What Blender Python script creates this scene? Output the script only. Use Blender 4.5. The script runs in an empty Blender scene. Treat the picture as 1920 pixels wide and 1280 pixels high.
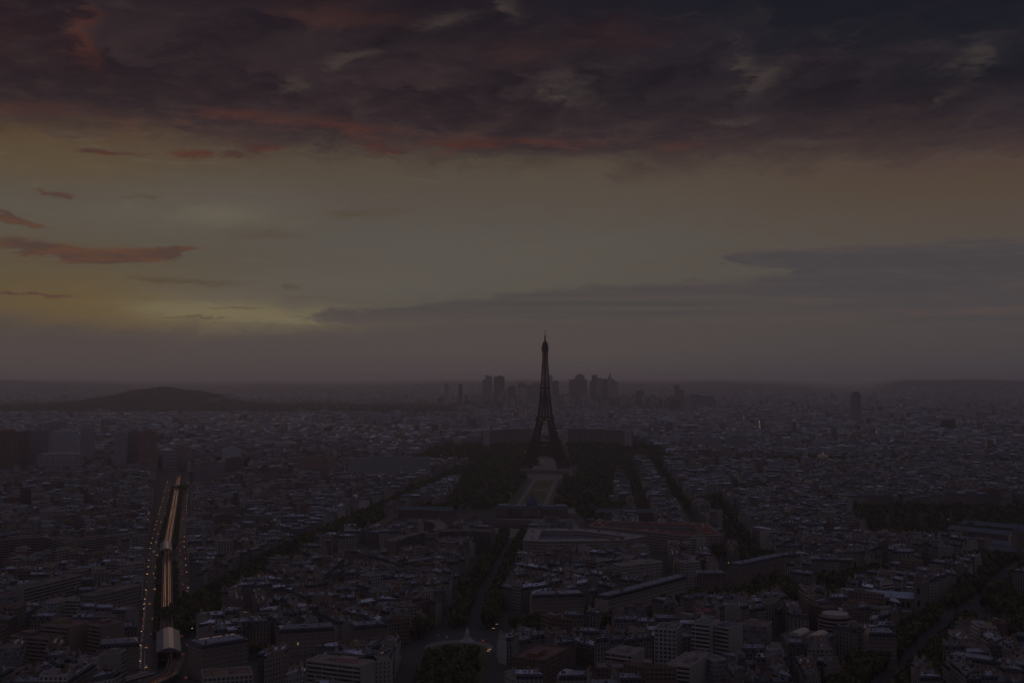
import bpy, math, random
import numpy as np
from mathutils import Vector

# ------------------------------------------------------------------ camera, world, sun, exposure
S = bpy.context.scene
F = 2214.0; CZ = 218.0; PITCH = math.atan((708 - 640) / F)
K = 6.0
cam = bpy.data.cameras.new('camera'); camo = bpy.data.objects.new('camera', cam)
S.collection.objects.link(camo); S.camera = camo
cam.sensor_width = 36; cam.lens = 36 * F / 1920; cam.clip_start = 1; cam.clip_end = 90000
camo.location = (0, 0, CZ); camo.rotation_euler = (math.pi / 2 + PITCH, 0, 0)
S.view_settings.view_transform = 'Standard'; S.view_settings.look = 'None'
S.view_settings.exposure = -math.log2(K); S.view_settings.gamma = 1
S.cycles.use_denoising = True
S.cycles.max_bounces = 4; S.cycles.diffuse_bounces = 2; S.cycles.glossy_bounces = 2
S.cycles.transparent_max_bounces = 8; S.cycles.volume_bounces = 1
S.cycles.sample_clamp_indirect = 4
S.cycles.use_adaptive_sampling = True; S.cycles.adaptive_threshold = 0.004

cp, sp_ = math.cos(PITCH), math.sin(PITCH)
def ray(u, v):
    x, y, z = (u - 960), F, (640 - v)
    return x, y * cp - z * sp_, y * sp_ + z * cp
def G(u, v, z=0.0):                       # ground (or height z) point seen through a pixel of the survey photo
    x, y, w = ray(u, v); t = (z - CZ) / w
    return (x * t, y * t)
def at(u, v, Y):
    x, y, w = ray(u, v); t = Y / y
    return (x * t, Y, CZ + w * t)
def proj(x, y, z):
    dy = y * cp + (z - CZ) * sp_; dz = -y * sp_ + (z - CZ) * cp
    return 960 + F * x / dy, 640 - F * dz / dy
def lin(c):
    c = c / 255.0
    return c / 12.92 if c <= 0.04045 else ((c + 0.055) / 1.055) ** 2.4
def RGB(r, g, b): return (lin(r), lin(g), lin(b))

SUN_AZ = math.radians(-14); SUN_EL = math.radians(4)
world = bpy.data.worlds.new('World'); S.world = world; world.use_nodes = True
NT = world.node_tree; NT.nodes.clear()

class X:                                   # tiny expression wrapper over math nodes
    nt = None
    def __init__(s, k): s.k = k
    @staticmethod
    def op(o, *a, clamp=False):
        n = X.nt.nodes.new('ShaderNodeMath'); n.operation = o; n.use_clamp = clamp
        for i, v in enumerate(a):
            if isinstance(v, X): X.nt.links.new(v.k, n.inputs[i])
            else: n.inputs[i].default_value = float(v)
        return X(n.outputs[0])
    def __add__(s, o): return X.op('ADD', s, o)
    __radd__ = __add__
    def __sub__(s, o): return X.op('SUBTRACT', s, o)
    def __rsub__(s, o): return X.op('SUBTRACT', o, s)
    def __mul__(s, o): return X.op('MULTIPLY', s, o)
    __rmul__ = __mul__
    def __truediv__(s, o): return X.op('DIVIDE', s, o)
    def __rtruediv__(s, o): return X.op('DIVIDE', o, s)
def sst(x, a, b):                          # smoothstep
    n = X.nt.nodes.new('ShaderNodeMapRange'); n.interpolation_type = 'SMOOTHSTEP'
    X.nt.links.new(x.k, n.inputs[0])
    lo, hi = (0., 1.) if a < b else (1., 0.)
    n.inputs[1].default_value = min(a, b); n.inputs[2].default_value = max(a, b)
    n.inputs[3].default_value = lo; n.inputs[4].default_value = hi
    return X(n.outputs[0])
def cmix(f, a, b, mode='MIX'):
    n = X.nt.nodes.new('ShaderNodeMix'); n.data_type = 'RGBA'; n.blend_type = mode; n.clamp_factor = True
    for i, v in ((0, f), (6, a), (7, b)):
        if isinstance(v, X): X.nt.links.new(v.k, n.inputs[i])
        elif i == 0: n.inputs[0].default_value = v
        else: n.inputs[i].default_value = (*v[:3], 1)
    return X(n.outputs[2])
def vec(x, y, z):
    n = X.nt.nodes.new('ShaderNodeCombineXYZ')
    for i, v in enumerate((x, y, z)):
        if isinstance(v, X): X.nt.links.new(v.k, n.inputs[i])
        else: n.inputs[i].default_value = v
    return X(n.outputs[0])
def noise(v, scale, detail=4, rough=0.55, dist=0.0, out=0):
    n = X.nt.nodes.new('ShaderNodeTexNoise'); n.inputs['Scale'].default_value = scale
    n.inputs['Detail'].default_value = detail; n.inputs['Roughness'].default_value = rough
    n.inputs['Distortion'].default_value = dist
    if v is not None: X.nt.links.new(v.k, n.inputs['Vector'])
    return X(n.outputs[out])
def ramp(x, stops):
    n = X.nt.nodes.new('ShaderNodeValToRGB'); X.nt.links.new(x.k, n.inputs[0]); cr = n.color_ramp
    cr.elements[0].position = stops[0][0]; cr.elements[0].color = (*stops[0][1], 1)
    cr.elements[1].position = stops[-1][0]; cr.elements[1].color = (*stops[-1][1], 1)
    for p, c in stops[1:-1]: cr.elements.new(p).color = (*c, 1)
    return X(n.outputs[0])

def build_sky():
    X.nt = NT
    tc = NT.nodes.new('ShaderNodeTexCoord'); sx = NT.nodes.new('ShaderNodeSeparateXYZ')
    NT.links.new(tc.outputs['Generated'], sx.inputs[0])
    x, y, z = (X(sx.outputs[i]) for i in range(3))
    A = X.op('ARCTAN2', x, y)              # azimuth from the viewing axis, radians
    E = X.op('ARCSINE', z)
    def ae(u, v):
        a = math.atan((u - 960) / F); return a, math.atan((708 - v) / F * math.cos(a))
    wn = noise(vec(A * 4.0, E * 11.0, 3.1), 2.6, 7, 0.6) - 0.5       # warp, cloud edges
    wn2 = (noise(vec(A * 9.0 + 7.7, E * 46.0, 0.3), 2.8, 9, 0.7) - 0.5) * 1.4
    big = noise(vec(A * 1.8 + 2.0, E * 5.0, 8.8), 2.2, 5, 0.55) - 0.5
    fine = noise(vec(A * 9.0 + wn * 1.6, E * 22.0 + wn * 2.2, 1.7), 2.8, 9, 0.68) - 0.5
    fine = fine * 1.15
    soft = noise(vec(A * 5.0 + wn * 1.2, E * 13.0 + wn * 1.2 + 5.0, 6.1), 2.2, 5, 0.55) - 0.5
    Aw = A + (wn + soft * 0.8) * 0.09 + wn2 * 0.022
    Ew = E + (wn * 0.4 + fine * 0.6) * 0.022
    T = E / 0.34                           # 0 horizon .. 1 above the frame's top
    def e(v): return math.atan((708 - v) / F) / 0.34
    left = ramp(T, [(0, RGB(76, 67, 65)), (e(655), RGB(80, 71, 68)), (e(612), RGB(80, 71, 66)), (e(597), RGB(87, 76, 66)),
                    (e(550), RGB(91, 79, 60)), (e(470), RGB(91, 82, 68)), (e(400), RGB(89, 82, 72)), (e(330), RGB(87, 74, 59)),
                    (e(270), RGB(83, 66, 50)), (1, RGB(80, 60, 50))])
    mid = ramp(T, [(0, RGB(76, 70, 67)), (e(655), RGB(81, 74, 71)), (e(612), RGB(81, 73, 70)), (e(590), RGB(83, 78, 72)),
                   (e(540), RGB(88, 83, 75)), (e(450), RGB(88, 83, 77)), (e(380), RGB(86, 78, 70)), (e(310), RGB(83, 73, 62)),
                   (1, RGB(80, 62, 52))])
    right = ramp(T, [(0, RGB(66, 64, 66)), (e(655), RGB(74, 68, 68)), (e(600), RGB(78, 72, 70)), (e(500), RGB(82, 76, 70)),
                     (e(420), RGB(84, 73, 65)), (e(370), RGB(82, 68, 57)), (e(310), RGB(78, 63, 58)), (1, RGB(74, 58, 54))])
    col = cmix(sst(A + wn * 0.12, -0.42, -0.06), left, mid)
    col = cmix(sst(A + wn * 0.12, 0.0, 0.42), col, right)
    # faint veils in the clear band
    veil = sst(wn2 + big * 0.5 + soft * 0.4, 0.0, 0.34) * sst(T, 0.16, 0.34) * 0.5
    col = cmix(veil, col, RGB(84, 74, 58))
    bright = sst(fine * 0.5 + wn2, 0.04, 0.32) * sst(T, 0.15, 0.3) * sst(A, 0.25, -0.3) * 0.4
    col = cmix(bright, col, RGB(96, 92, 82))
    def blob(u, v, su, sv, slope=0.0):
        a0, e0 = ae(u, v); sa = su / F; se = sv / F
        da = (Aw - a0) / sa; de = (Ew - e0 - (Aw - a0) * slope) / se
        return X.op('EXPONENT', (da * da + de * de) * -1.0)
    def blobs(L):
        s = None
        for b in L:
            q = blob(*b[:5]) * (b[5] if len(b) > 5 else 1.0); s = q if s is None else s + q
        return s
    glow = blobs([(420, 592, 330, 34, 0), (150, 545, 300, 60, 0, .55), (60, 300, 300, 60, 0, .35)])
    col = cmix(sst(glow + wn2 * 0.3, 0.05, 1.1) * 0.8, col, cmix(sst(A, -0.38, -0.2), RGB(107, 88, 54), RGB(112, 101, 78)))
    spot = blobs([(450, 588, 170, 16, 0), (330, 575, 120, 22, 0, .5), (400, 400, 160, 26, 0, .55), (600, 600, 120, 6, 0, .7)])
    col = cmix(sst(spot + wn2 * 0.45 + fine * .2, 0.1, 1.2) * 0.75, col, RGB(122, 112, 84))
    pale = blobs([(560, 545, 300, 40, 0), (430, 370, 240, 45, 0, .8), (900, 480, 420, 60, 0, .5), (230, 410, 200, 30, 0, .6)])
    col = cmix(sst(pale + wn2 * 0.6 + soft * 0.5, 0.1, 1.2) * 0.5, col, RGB(97, 91, 84))
    # pale upper layer band above the horizon and bank on the right
    band = blobs([(1150, 566, 420, 34, 0.03), (800, 590, 230, 14, 0.05), (1500, 560, 350, 40, 0.02, 0.8), (1900, 575, 300, 40)])
    m = sst(band + wn2 * 0.7 + wn * 0.2, 0.42, 0.78) * 0.8
    stripe = noise(vec(A * 1.2, E * 60.0, 5.0), 2.0, 4, 0.6)
    col = cmix(m, col, cmix(sst(stripe, 0.35, 0.68), RGB(71, 67, 68), RGB(84, 75, 72)))
    bank = blobs([(1430, 482, 62, 15, 0), (1560, 486, 130, 24, 0.02), (1720, 505, 150, 40, 0.02), (1860, 500, 130, 50, 0.02),
                  (1560, 535, 170, 20, 0.0, 0.8), (1800, 570, 260, 26, 0, 0.8)])
    mb = sst(bank + wn2 * 0.8 + fine * 0.5, 0.36, 0.78)
    stripe2 = noise(vec(A * 2.0 + 4, E * 40.0, 9.0), 2.0, 4, 0.6)
    col = cmix(mb * 0.9, col, cmix(sst(stripe2 + wn2 * 0.5, 0.42, 0.80), cmix(sst(E, 0.045, 0.10), RGB(74, 69, 70), RGB(69, 66, 69)), RGB(84, 74, 71)))
    # small warm clouds at the left
    lc = blobs([(60, 462, 120, 17, -0.06), (190, 482, 90, 12, 0.0), (300, 472, 60, 11, 0.10), (350, 466, 28, 4, 0.1, 0.8), (5, 405, 30, 15, -0.1), (50, 417, 42, 5, -0.08),
                (112, 364, 42, 7, 0.03), (60, 357, 24, 4, -0.1, 0.6), (60, 551, 95, 4, -0.04, 0.9)])
    ml = sst(lc + wn2 * 1.1 + fine * 0.9, 0.24, 0.86)
    col = cmix(ml * 0.92, col, cmix(sst(fine + wn2, -0.25, 0.2), RGB(76, 59, 55), RGB(94, 65, 50)))
    fc = blobs([(530, 539, 36, 6, -0.03), (330, 526, 100, 8, -0.04), (265, 368, 40, 5, 0), (680, 398, 110, 10, 0, .8), (520, 437, 100, 13, 0, .7), (390, 597, 80, 3, 0), (450, 580, 80, 3, 0), (600, 560, 140, 8, 0, .6)])
    col = cmix(sst(fc + wn2 * 0.7 + fine * .4, 0.2, 1.2) * 0.6, col, RGB(80, 64, 45))
    # the great cloud deck above
    de = E - 0.176 - sst(A, 0.05, -0.40) * 0.0165 + sst(A, 0.2, 0.42) * 0.0
    deck = sst(de + wn * 0.040 + fine * 0.040 + wn2 * 0.018 + big * 0.02, -0.012, 0.022)
    purple = cmix(sst(soft + wn * 0.6 + big * .5, -0.16, 0.18), RGB(34, 27, 33), RGB(54, 43, 45))
    blue = cmix(sst(soft + big * 0.8, -0.2, 0.25), RGB(27, 27, 34), RGB(48, 41, 46))
    inner = cmix(sst(A * 0.5 + E * 0.5 + wn * 0.35 + big * 0.5, 0.06, 0.36), purple, blue)
    inner = cmix(sst(E + A * 0.06 + wn * 0.10 + soft * 0.05, 0.215, 0.335) * 0.8, inner, cmix(sst(A, -0.1, 0.2), RGB(30, 25, 32), RGB(24, 27, 36)))
    inner = cmix(sst(fine * 0.4 + wn2 * 0.2 + soft * 1.0, 0.04, 0.44) * 0.4, inner, RGB(66, 54, 54))
    inner = cmix(sst(fine * -0.4 + soft * -1.0, 0.0, 0.34) * 0.6, inner, RGB(27, 23, 29))
    belly = sst(de + soft * 0.05, 0.062, 0.0)
    inner = cmix(belly * 0.7, inner, cmix(sst(fine + wn2, -0.2, 0.25), RGB(54, 44, 47), RGB(70, 56, 54)))
    rw = sst(A, 0.30, 0.0)
    red = sst(fine * 0.9 + wn2 * 0.6 + soft * 0.9, -0.02, 0.40) * sst(de + soft * 0.05, 0.050, 0.004) * rw
    inner = cmix(red * 0.72, inner, RGB(88, 58, 46))
    rb = blobs([(650, 236, 130, 14, -0.05), (450, 212, 90, 13, 0), (160, 62, 34, 60, 0.5), (640, 25, 160, 30, 0, .7), (60, 200, 120, 20, 0, .7), (1000, 262, 130, 10, 0), (1260, 272, 90, 9, 0, .8), (1150, 60, 150, 45, 0, .5), (970, 100, 60, 30, 0, .5), (30, 60, 90, 60, 0, .5)])
    inner = cmix(sst(rb + (fine * 0.7 + wn2 * 0.5) * 0.9, 0.1, 1.6) * 0.66, inner, RGB(88, 50, 40))
    gb = blobs([(545, 155, 46, 17, 0.35), (1085, 178, 46, 36, -0.4), (660, 105, 60, 16, 0.3), (840, 35, 60, 16, 0.2), (955, 10, 34, 24, 0), (1430, 130, 34, 44, 0), (1850, 95, 60, 32, 0.3),
                (1745, 190, 56, 16, 0.3), (1385, 230, 60, 12, 0), (1490, 268, 80, 8, 0), (110, 240, 90, 8, 0), (1000, 150, 80, 30, 0, .5), (1600, 60, 90, 30, 0, .3)])
    inner = cmix(sst(gb + (fine * 1.5 + wn2 * 0.9 + soft) * 0.9, 0.2, 1.7) * 0.55, inner, RGB(84, 74, 66))
    col = cmix(deck, col, inner)
    # tatters hanging in the clear band just under the deck
    tt = blobs([(330, 288, 38, 12, 0), (420, 289, 34, 8, 0), (500, 275, 48, 10, 0.05), (200, 284, 60, 6, 0), (690, 272, 60, 9, 0), (760, 285, 50, 7, 0), (880, 270, 80, 10, 0)])
    col = cmix(sst(tt + fine * 0.9 + wn2 * 0.7, 0.25, 0.95) * 0.75, col, cmix(sst(wn2, -0.1, 0.15), RGB(84, 46, 38), RGB(64, 46, 46)))
    # dusk sky overhead and behind, above the deck seen in front
    sk = NT.nodes.new('ShaderNodeTexSky'); sk.sky_type = 'NISHITA'; sk.sun_disc = False
    sk.sun_elevation = SUN_EL; sk.sun_rotation = SUN_AZ; sk.air_density = 1.4; sk.dust_density = 2.0
    over = cmix(1.0, X(sk.outputs[0]), (0.075 / K,) * 3, 'MULTIPLY')
    grey = cmix(sst(fine + big, -0.2, 0.2), RGB(93, 89, 106), RGB(130, 124, 148))
    over = cmix(0.55, over, grey)
    over = cmix(sst(E, 0.9, 0.1) * 0.62 + 0.0, over, RGB(40, 36, 44))      # darker toward the horizon away from the sunset
    hi = X.op('MAXIMUM', sst(E, 0.36, 0.60), sst(y, 0.45, 0.0))
    col = cmix(hi, col, over)
    bg = NT.nodes.new('ShaderNodeBackground'); NT.links.new(col.k, bg.inputs[0]); bg.inputs[1].default_value = K
    out = NT.nodes.new('ShaderNodeOutputWorld'); NT.links.new(bg.outputs[0], out.inputs[0])
build_sky()
world.cycles.sampling_method = 'MANUAL'; world.cycles.sample_map_resolution = 1024

sun = bpy.data.lights.new('sun', 'SUN'); sun.energy = 0.6; sun.angle = math.radians(12); sun.color = (1.0, 0.62, 0.42)
suno = bpy.data.objects.new('sun', sun); S.collection.objects.link(suno)
sd = Vector((math.sin(SUN_AZ) * math.cos(SUN_EL), math.cos(SUN_AZ) * math.cos(SUN_EL), math.sin(SUN_EL)))
suno.rotation_euler = sd.to_track_quat('Z', 'Y').to_euler()

# ------------------------------------------------------------------ materials
MATS = {}
def newmat(name):
    m = bpy.data.materials.new(name); m.use_nodes = True; nt = m.node_tree
    X.nt = nt; b = nt.nodes['Principled BSDF']; MATS[name] = m
    return m, nt, b
def attr(name, kind='Vector'):
    n = X.nt.nodes.new('ShaderNodeAttribute'); n.attribute_name = name; return X(n.outputs[kind])
def sep(v):
    n = X.nt.nodes.new('ShaderNodeSeparateXYZ'); X.nt.links.new(v.k, n.inputs[0]); return [X(o) for o in n.outputs]
def pos():
    n = X.nt.nodes.new('ShaderNodeNewGeometry'); return X(n.outputs['Position'])
def setin(b, key, v):
    if isinstance(v, X): X.nt.links.new(v.k, b.inputs[key])
    elif isinstance(v, tuple): b.inputs[key].default_value = (*v, 1) if len(v) == 3 else v
    else: b.inputs[key].default_value = v
def vmul(c, f):
    n = X.nt.nodes.new('ShaderNodeVectorMath'); n.operation = 'SCALE'; X.nt.links.new(c.k, n.inputs[0])
    if isinstance(f, X): X.nt.links.new(f.k, n.inputs['Scale'])
    else: n.inputs['Scale'].default_value = f
    return X(n.outputs[0])

def plain(name, c=None, rough=0.8, metal=0.0, ns=0.15, amp=0.35, tinted=False, spec=0.3, stretch=(1, 1, 1)):
    m, nt, b = newmat(name)
    base = attr('tint') if tinted else None
    if base is None:
        r = nt.nodes.new('ShaderNodeRGB'); r.outputs[0].default_value = (*c, 1); base = X(r.outputs[0])
    p = pos()
    if stretch != (1, 1, 1):
        q = sep(p); p = vec(q[0] * stretch[0], q[1] * stretch[1], q[2] * stretch[2])
    n1 = noise(p, ns, 5, 0.65)
    f = n1 * (2 * amp) + (1 - amp)
    if name in ('zinc', 'flatroof', 'slate'):
        f = f * (sst(noise(vec(*sep(pos())), 0.9, 3, 0.7), 0.38, 0.62) * 0.75 + 0.5)
    setin(b, 'Base Color', vmul(base, f))
    setin(b, 'Roughness', rough); setin(b, 'Metallic', metal); setin(b, 'Specular IOR Level', spec)
    return m
plain('plaster', tinted=True, ns=0.12, amp=0.3, stretch=(1, 1, 0.4))
plain('stone', tinted=True, ns=0.3, amp=0.2)
plain('zinc', tinted=True, rough=0.5, metal=0.25, ns=0.35, amp=0.35, spec=0.5)
plain('slate', tinted=True, rough=0.6, ns=0.5, amp=0.4)
plain('flatroof', tinted=True, rough=0.9, ns=0.2, amp=0.45)
plain('clay', tinted=True, rough=0.9, ns=1.0, amp=0.3)
plain('iron', (0.065, 0.028, 0.027), rough=0.6, ns=0.2, amp=0.2)
plain('steel_track', (0.62, 0.29, 0.09), rough=0.36, metal=1.0, ns=0.5, amp=0.1)
plain('ballast', (0.06, 0.05, 0.045), rough=0.95, ns=1.5, amp=0.4)
plain('asphalt', (0.05, 0.047, 0.050), rough=0.75, ns=0.08, amp=0.3)
plain('pavement', (0.075, 0.07, 0.068), rough=0.9, ns=0.15, amp=0.3)
plain('gravel', (0.17, 0.15, 0.135), rough=0.95, ns=0.1, amp=0.25)
plain('lawn', (0.065, 0.075, 0.028), rough=0.95, ns=0.06, amp=0.4)
plain('water', (0.02, 0.025, 0.03), rough=0.08, ns=0.05, amp=0.1, spec=0.5)
plain('bark', (0.06, 0.045, 0.035), rough=0.95, ns=2.0, amp=0.3)
plain('white_paint', (0.6, 0.6, 0.58), rough=0.5, ns=1.0, amp=0.12)
plain('dark_metal', (0.03, 0.03, 0.032), rough=0.5, ns=1.0, amp=0.15)
plain('car_paint', tinted=True, rough=0.3, ns=1.0, amp=0.1, spec=0.5)
plain('glass_dark', (0.016, 0.018, 0.022), rough=0.12, ns=0.4, amp=0.4, spec=0.6)
plain('skylight', (0.42, 0.35, 0.28), rough=0.5, ns=0.6, amp=0.12, spec=0.6)
plain('gold', (0.75, 0.6, 0.4), rough=0.3, metal=0.6, ns=1, amp=0.1)
plain('hill_wood', (0.035, 0.03, 0.022), rough=1.0, ns=0.02, amp=0.5)

def leafmat(name):
    m, nt, b = newmat(name)
    base = attr('tint'); n1 = noise(pos(), 0.5, 4, 0.7)
    oi = nt.nodes.new('ShaderNodeObjectInfo')
    setin(b, 'Base Color', vmul(base, (n1 * 0.9 + 0.55) * (X(oi.outputs['Random']) * 0.5 + 0.75)))
    setin(b, 'Roughness', 0.85); setin(b, 'Specular IOR Level', 0.2)
leafmat('leaf')

def emis(name, c, s):
    m = bpy.data.materials.new(name); m.use_nodes = True; nt = m.node_tree; nt.nodes.clear()
    e = nt.nodes.new('ShaderNodeEmission'); e.inputs[0].default_value = (*c, 1); e.inputs[1].default_value = s
    o = nt.nodes.new('ShaderNodeOutputMaterial'); nt.links.new(e.outputs[0], o.inputs[0]); MATS[name] = m
emis('lamp_warm', (1.0, 0.50, 0.20), 11.0)
emis('lamp_white', (1.0, 0.85, 0.6), 10.0)
emis('lamp_red', (1.0, 0.09, 0.06), 4.0)
emis('window_lit', (1.0, 0.52, 0.22), 1.2)

def facade(name, wx, wz0, wz1, glass=(0.028, 0.03, 0.036), band=False, litp=0.0009, ledge=True, pier=0.0):
    """walls whose UV counts bays and storeys: window openings, ledges, lit rooms, weathering"""
    m, nt, b = newmat(name)
    uvn = nt.nodes.new('ShaderNodeUVMap'); uvn.uv_map = 'UVMap'
    u, v, _ = sep(X(uvn.outputs[0]))
    fu = X.op('FRACT', u); fv = X.op('FRACT', v)
    du = X.op('ABSOLUTE', fu - 0.5)
    wv = X.op('GREATER_THAN', fv, wz0) * X.op('LESS_THAN', fv, wz1)
    win = wv if band else wv * X.op('LESS_THAN', du, wx / 2)
    if band and pier > 0:
        fu4 = X.op('FRACT', u / 4.0); win = win * X.op('GREATER_THAN', fu4, pier)
    cell = vec(X.op('FLOOR', u), X.op('FLOOR', v), 0.0)
    wnz = nt.nodes.new('ShaderNodeTexWhiteNoise'); wnz.noise_dimensions = '3D'; X.nt.links.new(cell.k, wnz.inputs['Vector'])
    rnd = X(wnz.outputs['Value'])
    base = attr('tint'); q = sep(pos()); n1 = noise(vec(q[0], q[1], q[2] * 0.35), 0.18, 5, 0.65)
    wall = vmul(base, n1 * 0.6 + 0.7)
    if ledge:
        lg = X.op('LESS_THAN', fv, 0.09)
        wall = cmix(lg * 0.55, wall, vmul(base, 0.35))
    else:
        wall = cmix(X.op('LESS_THAN', fv, 0.06) * 0.3, wall, vmul(base, 1.3))
    gl = cmix(rnd, glass, tuple(min(1, g * 3.2) for g in glass))
    col = cmix(win, wall, gl)
    setin(b, 'Base Color', col)
    setin(b, 'Roughness', 0.85 - win * 0.65); setin(b, 'Specular IOR Level', win * 0.35 + 0.2)
    lit = X.op('LESS_THAN', rnd, litp) * win
    b.inputs['Emission Color'].default_value = (1.0, 0.55, 0.26, 1)
    setin(b, 'Emission Strength', lit * 0.7)
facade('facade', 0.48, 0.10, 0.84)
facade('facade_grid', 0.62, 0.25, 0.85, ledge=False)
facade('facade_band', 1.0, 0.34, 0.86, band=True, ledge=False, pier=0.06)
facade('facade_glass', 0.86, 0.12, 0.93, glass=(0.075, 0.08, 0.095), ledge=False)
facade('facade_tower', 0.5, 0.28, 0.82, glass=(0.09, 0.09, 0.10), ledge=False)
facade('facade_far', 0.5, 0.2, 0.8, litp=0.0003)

# ------------------------------------------------------------------ mesh building
class MB:
    def __init__(s): s.V = []; s.F = []; s.M = []; s.U = []; s.T = []; s.mats = []
    def mi(s, m):
        if m not in s.mats: s.mats.append(m)
        return s.mats.index(m)
    def face(s, pts, mat, tint=(0.5, 0.5, 0.5), uv=None):
        n = len(s.V); s.V.extend(pts); k = len(pts); s.F.append(tuple(range(n, n + k))); s.M.append(s.mi(mat)); s.T.append(tint)
        s.U.extend(uv if uv else [(0.0, 0.0)] * k)
    def prism(s, P, z0, z1, mat, tint, top=None, tt=None, uvs=None, bottom=False):
        """vertical sides over polygon P (anticlockwise from above), flat top"""
        n = len(P)
        for i in range(n):
            a, b = P[i], P[(i + 1) % n]
            uv = uvs[i] if uvs else None
            mm = mat[i] if isinstance(mat, list) else mat
            s.face([(a[0], a[1], z0), (b[0], b[1], z0), (b[0], b[1], z1), (a[0], a[1], z1)], mm, tint, uv)
        s.face([(p[0], p[1], z1) for p in P], top or (mat if not isinstance(mat, list) else mat[0]), tt or tint)
        if bottom: s.face([(p[0], p[1], z0) for p in P][::-1], mat, tint)
    def box(s, c, size, rz, mat, tint=(0.5, 0.5, 0.5), z0=None, top=None, tt=None):
        ca, sa = math.cos(rz), math.sin(rz); w, d, h = size[0] / 2, size[1] / 2, size[2]
        P = [(c[0] + x * ca - y * sa, c[1] + x * sa + y * ca) for x, y in ((-w, -d), (w, -d), (w, d), (-w, d))]
        z = c[2] if z0 is None else z0
        s.prism(P, z, z + h, mat, tint, top, tt, bottom=True)
    def bar(s, a, b, w, mat, tint=(0.5, 0.5, 0.5)):
        a = Vector(a); b = Vector(b); d = b - a
        if d.length < 1e-6: return
        d.normalize(); q = d.cross(Vector((0, 0, 1)))
        if q.length < 0.05: q = d.cross(Vector((1, 0, 0)))
        q.normalize(); r = d.cross(q); q *= w / 2; r *= w / 2
        A = [tuple(a + q * i + r * j) for i, j in ((-1, -1), (1, -1), (1, 1), (-1, 1))]
        B = [tuple(b + q * i + r * j) for i, j in ((-1, -1), (1, -1), (1, 1), (-1, 1))]
        for i in range(4):
            j = (i + 1) % 4; s.face([A[j], A[i], B[i], B[j]], mat, tint)
    def lathe(s, c, prof, n, mat, tint=(0.5, 0.5, 0.5)):
        for (r0, z0), (r1, z1) in zip(prof, prof[1:]):
            for i in range(n):
                a, b = 2 * math.pi * i / n, 2 * math.pi * (i + 1) / n
                f = lambda r, t, z: (c[0] + r * math.cos(t), c[1] + r * math.sin(t), z + c[2])
                s.face([f(r0, a, z0), f(r0, b, z0), f(r1, b, z1), f(r1, a, z1)], mat, tint)
    def mesh(s, name):
        me = bpy.data.meshes.new(name); nv = len(s.V); nf = len(s.F)
        lens = np.array([len(f) for f in s.F], np.int32); nl = int(lens.sum())
        me.vertices.add(nv); me.vertices.foreach_set('co', np.array(s.V, np.float32).ravel())
        me.loops.add(nl); me.loops.foreach_set('vertex_index', np.concatenate([np.array(f, np.int32) for f in s.F]) if nf < 1000 else np.arange(nl, dtype=np.int32))
        me.polygons.add(nf); st = np.zeros(nf, np.int32); st[1:] = np.cumsum(lens)[:-1]
        me.polygons.foreach_set('loop_start', st)
        me.polygons.foreach_set('material_index', np.array(s.M, np.int32))
        at_ = me.attributes.new('tint', 'FLOAT_VECTOR', 'FACE'); at_.data.foreach_set('vector', np.array(s.T, np.float32).ravel())
        uv = me.uv_layers.new(name='UVMap'); uv.data.foreach_set('uv', np.array(s.U, np.float32).ravel())
        for m in s.mats: me.materials.append(MATS[m])
        me.update(calc_edges=True); return me
COL = S.collection
def link(name, data, parent=None, loc=None, rz=0.0):
    o = bpy.data.objects.new(name, data); COL.objects.link(o)
    if parent is not None: o.parent = parent
    if loc is not None: o.location = loc
    o.rotation_euler[2] = rz
    return o
def obj(name, mb, parent=None, loc=None, rz=0.0, off=None):
    if not mb.F: return None
    if off is not None: mb.V = [(x - off[0], y - off[1], z - off[2]) for x, y, z in mb.V]
    return link(name, mb.mesh(name), parent, loc, rz)
def tag(o, label, cat, group=None):
    o['label'] = label; o['category'] = cat
    if group: o['group'] = group
    return o
def thing(name, label, cat, loc=(0, 0, 0), rz=0.0, group=None):
    o = link(name, None, None, loc, rz); return tag(o, label, cat, group)
def struct(name, mb):
    o = obj(name, mb); o['kind'] = 'structure'; return o
def copy_tree(o, parent=None):
    c = o.copy(); COL.objects.link(c); c.parent = parent
    for ch in o.children: copy_tree(ch, c)
    return c
_ONES = 'zeroth first second third fourth fifth sixth seventh eighth ninth tenth eleventh twelfth thirteenth fourteenth fifteenth sixteenth seventeenth eighteenth nineteenth'.split()
_TENS = {2: 'twent', 3: 'thirt', 4: 'fort', 5: 'fift', 6: 'sixt', 7: 'sevent', 8: 'eight', 9: 'ninet'}
def ordw(n):
    if n < 20: return _ONES[n]
    if n < 100:
        t, r = divmod(n, 10)
        return _TENS[t] + 'ieth' if r == 0 else _TENS[t] + 'y-' + _ONES[r]
    return str(n) + 'th'
NUMW = 'zero one two three four five six seven eight nine ten eleven twelve thirteen'.split()

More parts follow.
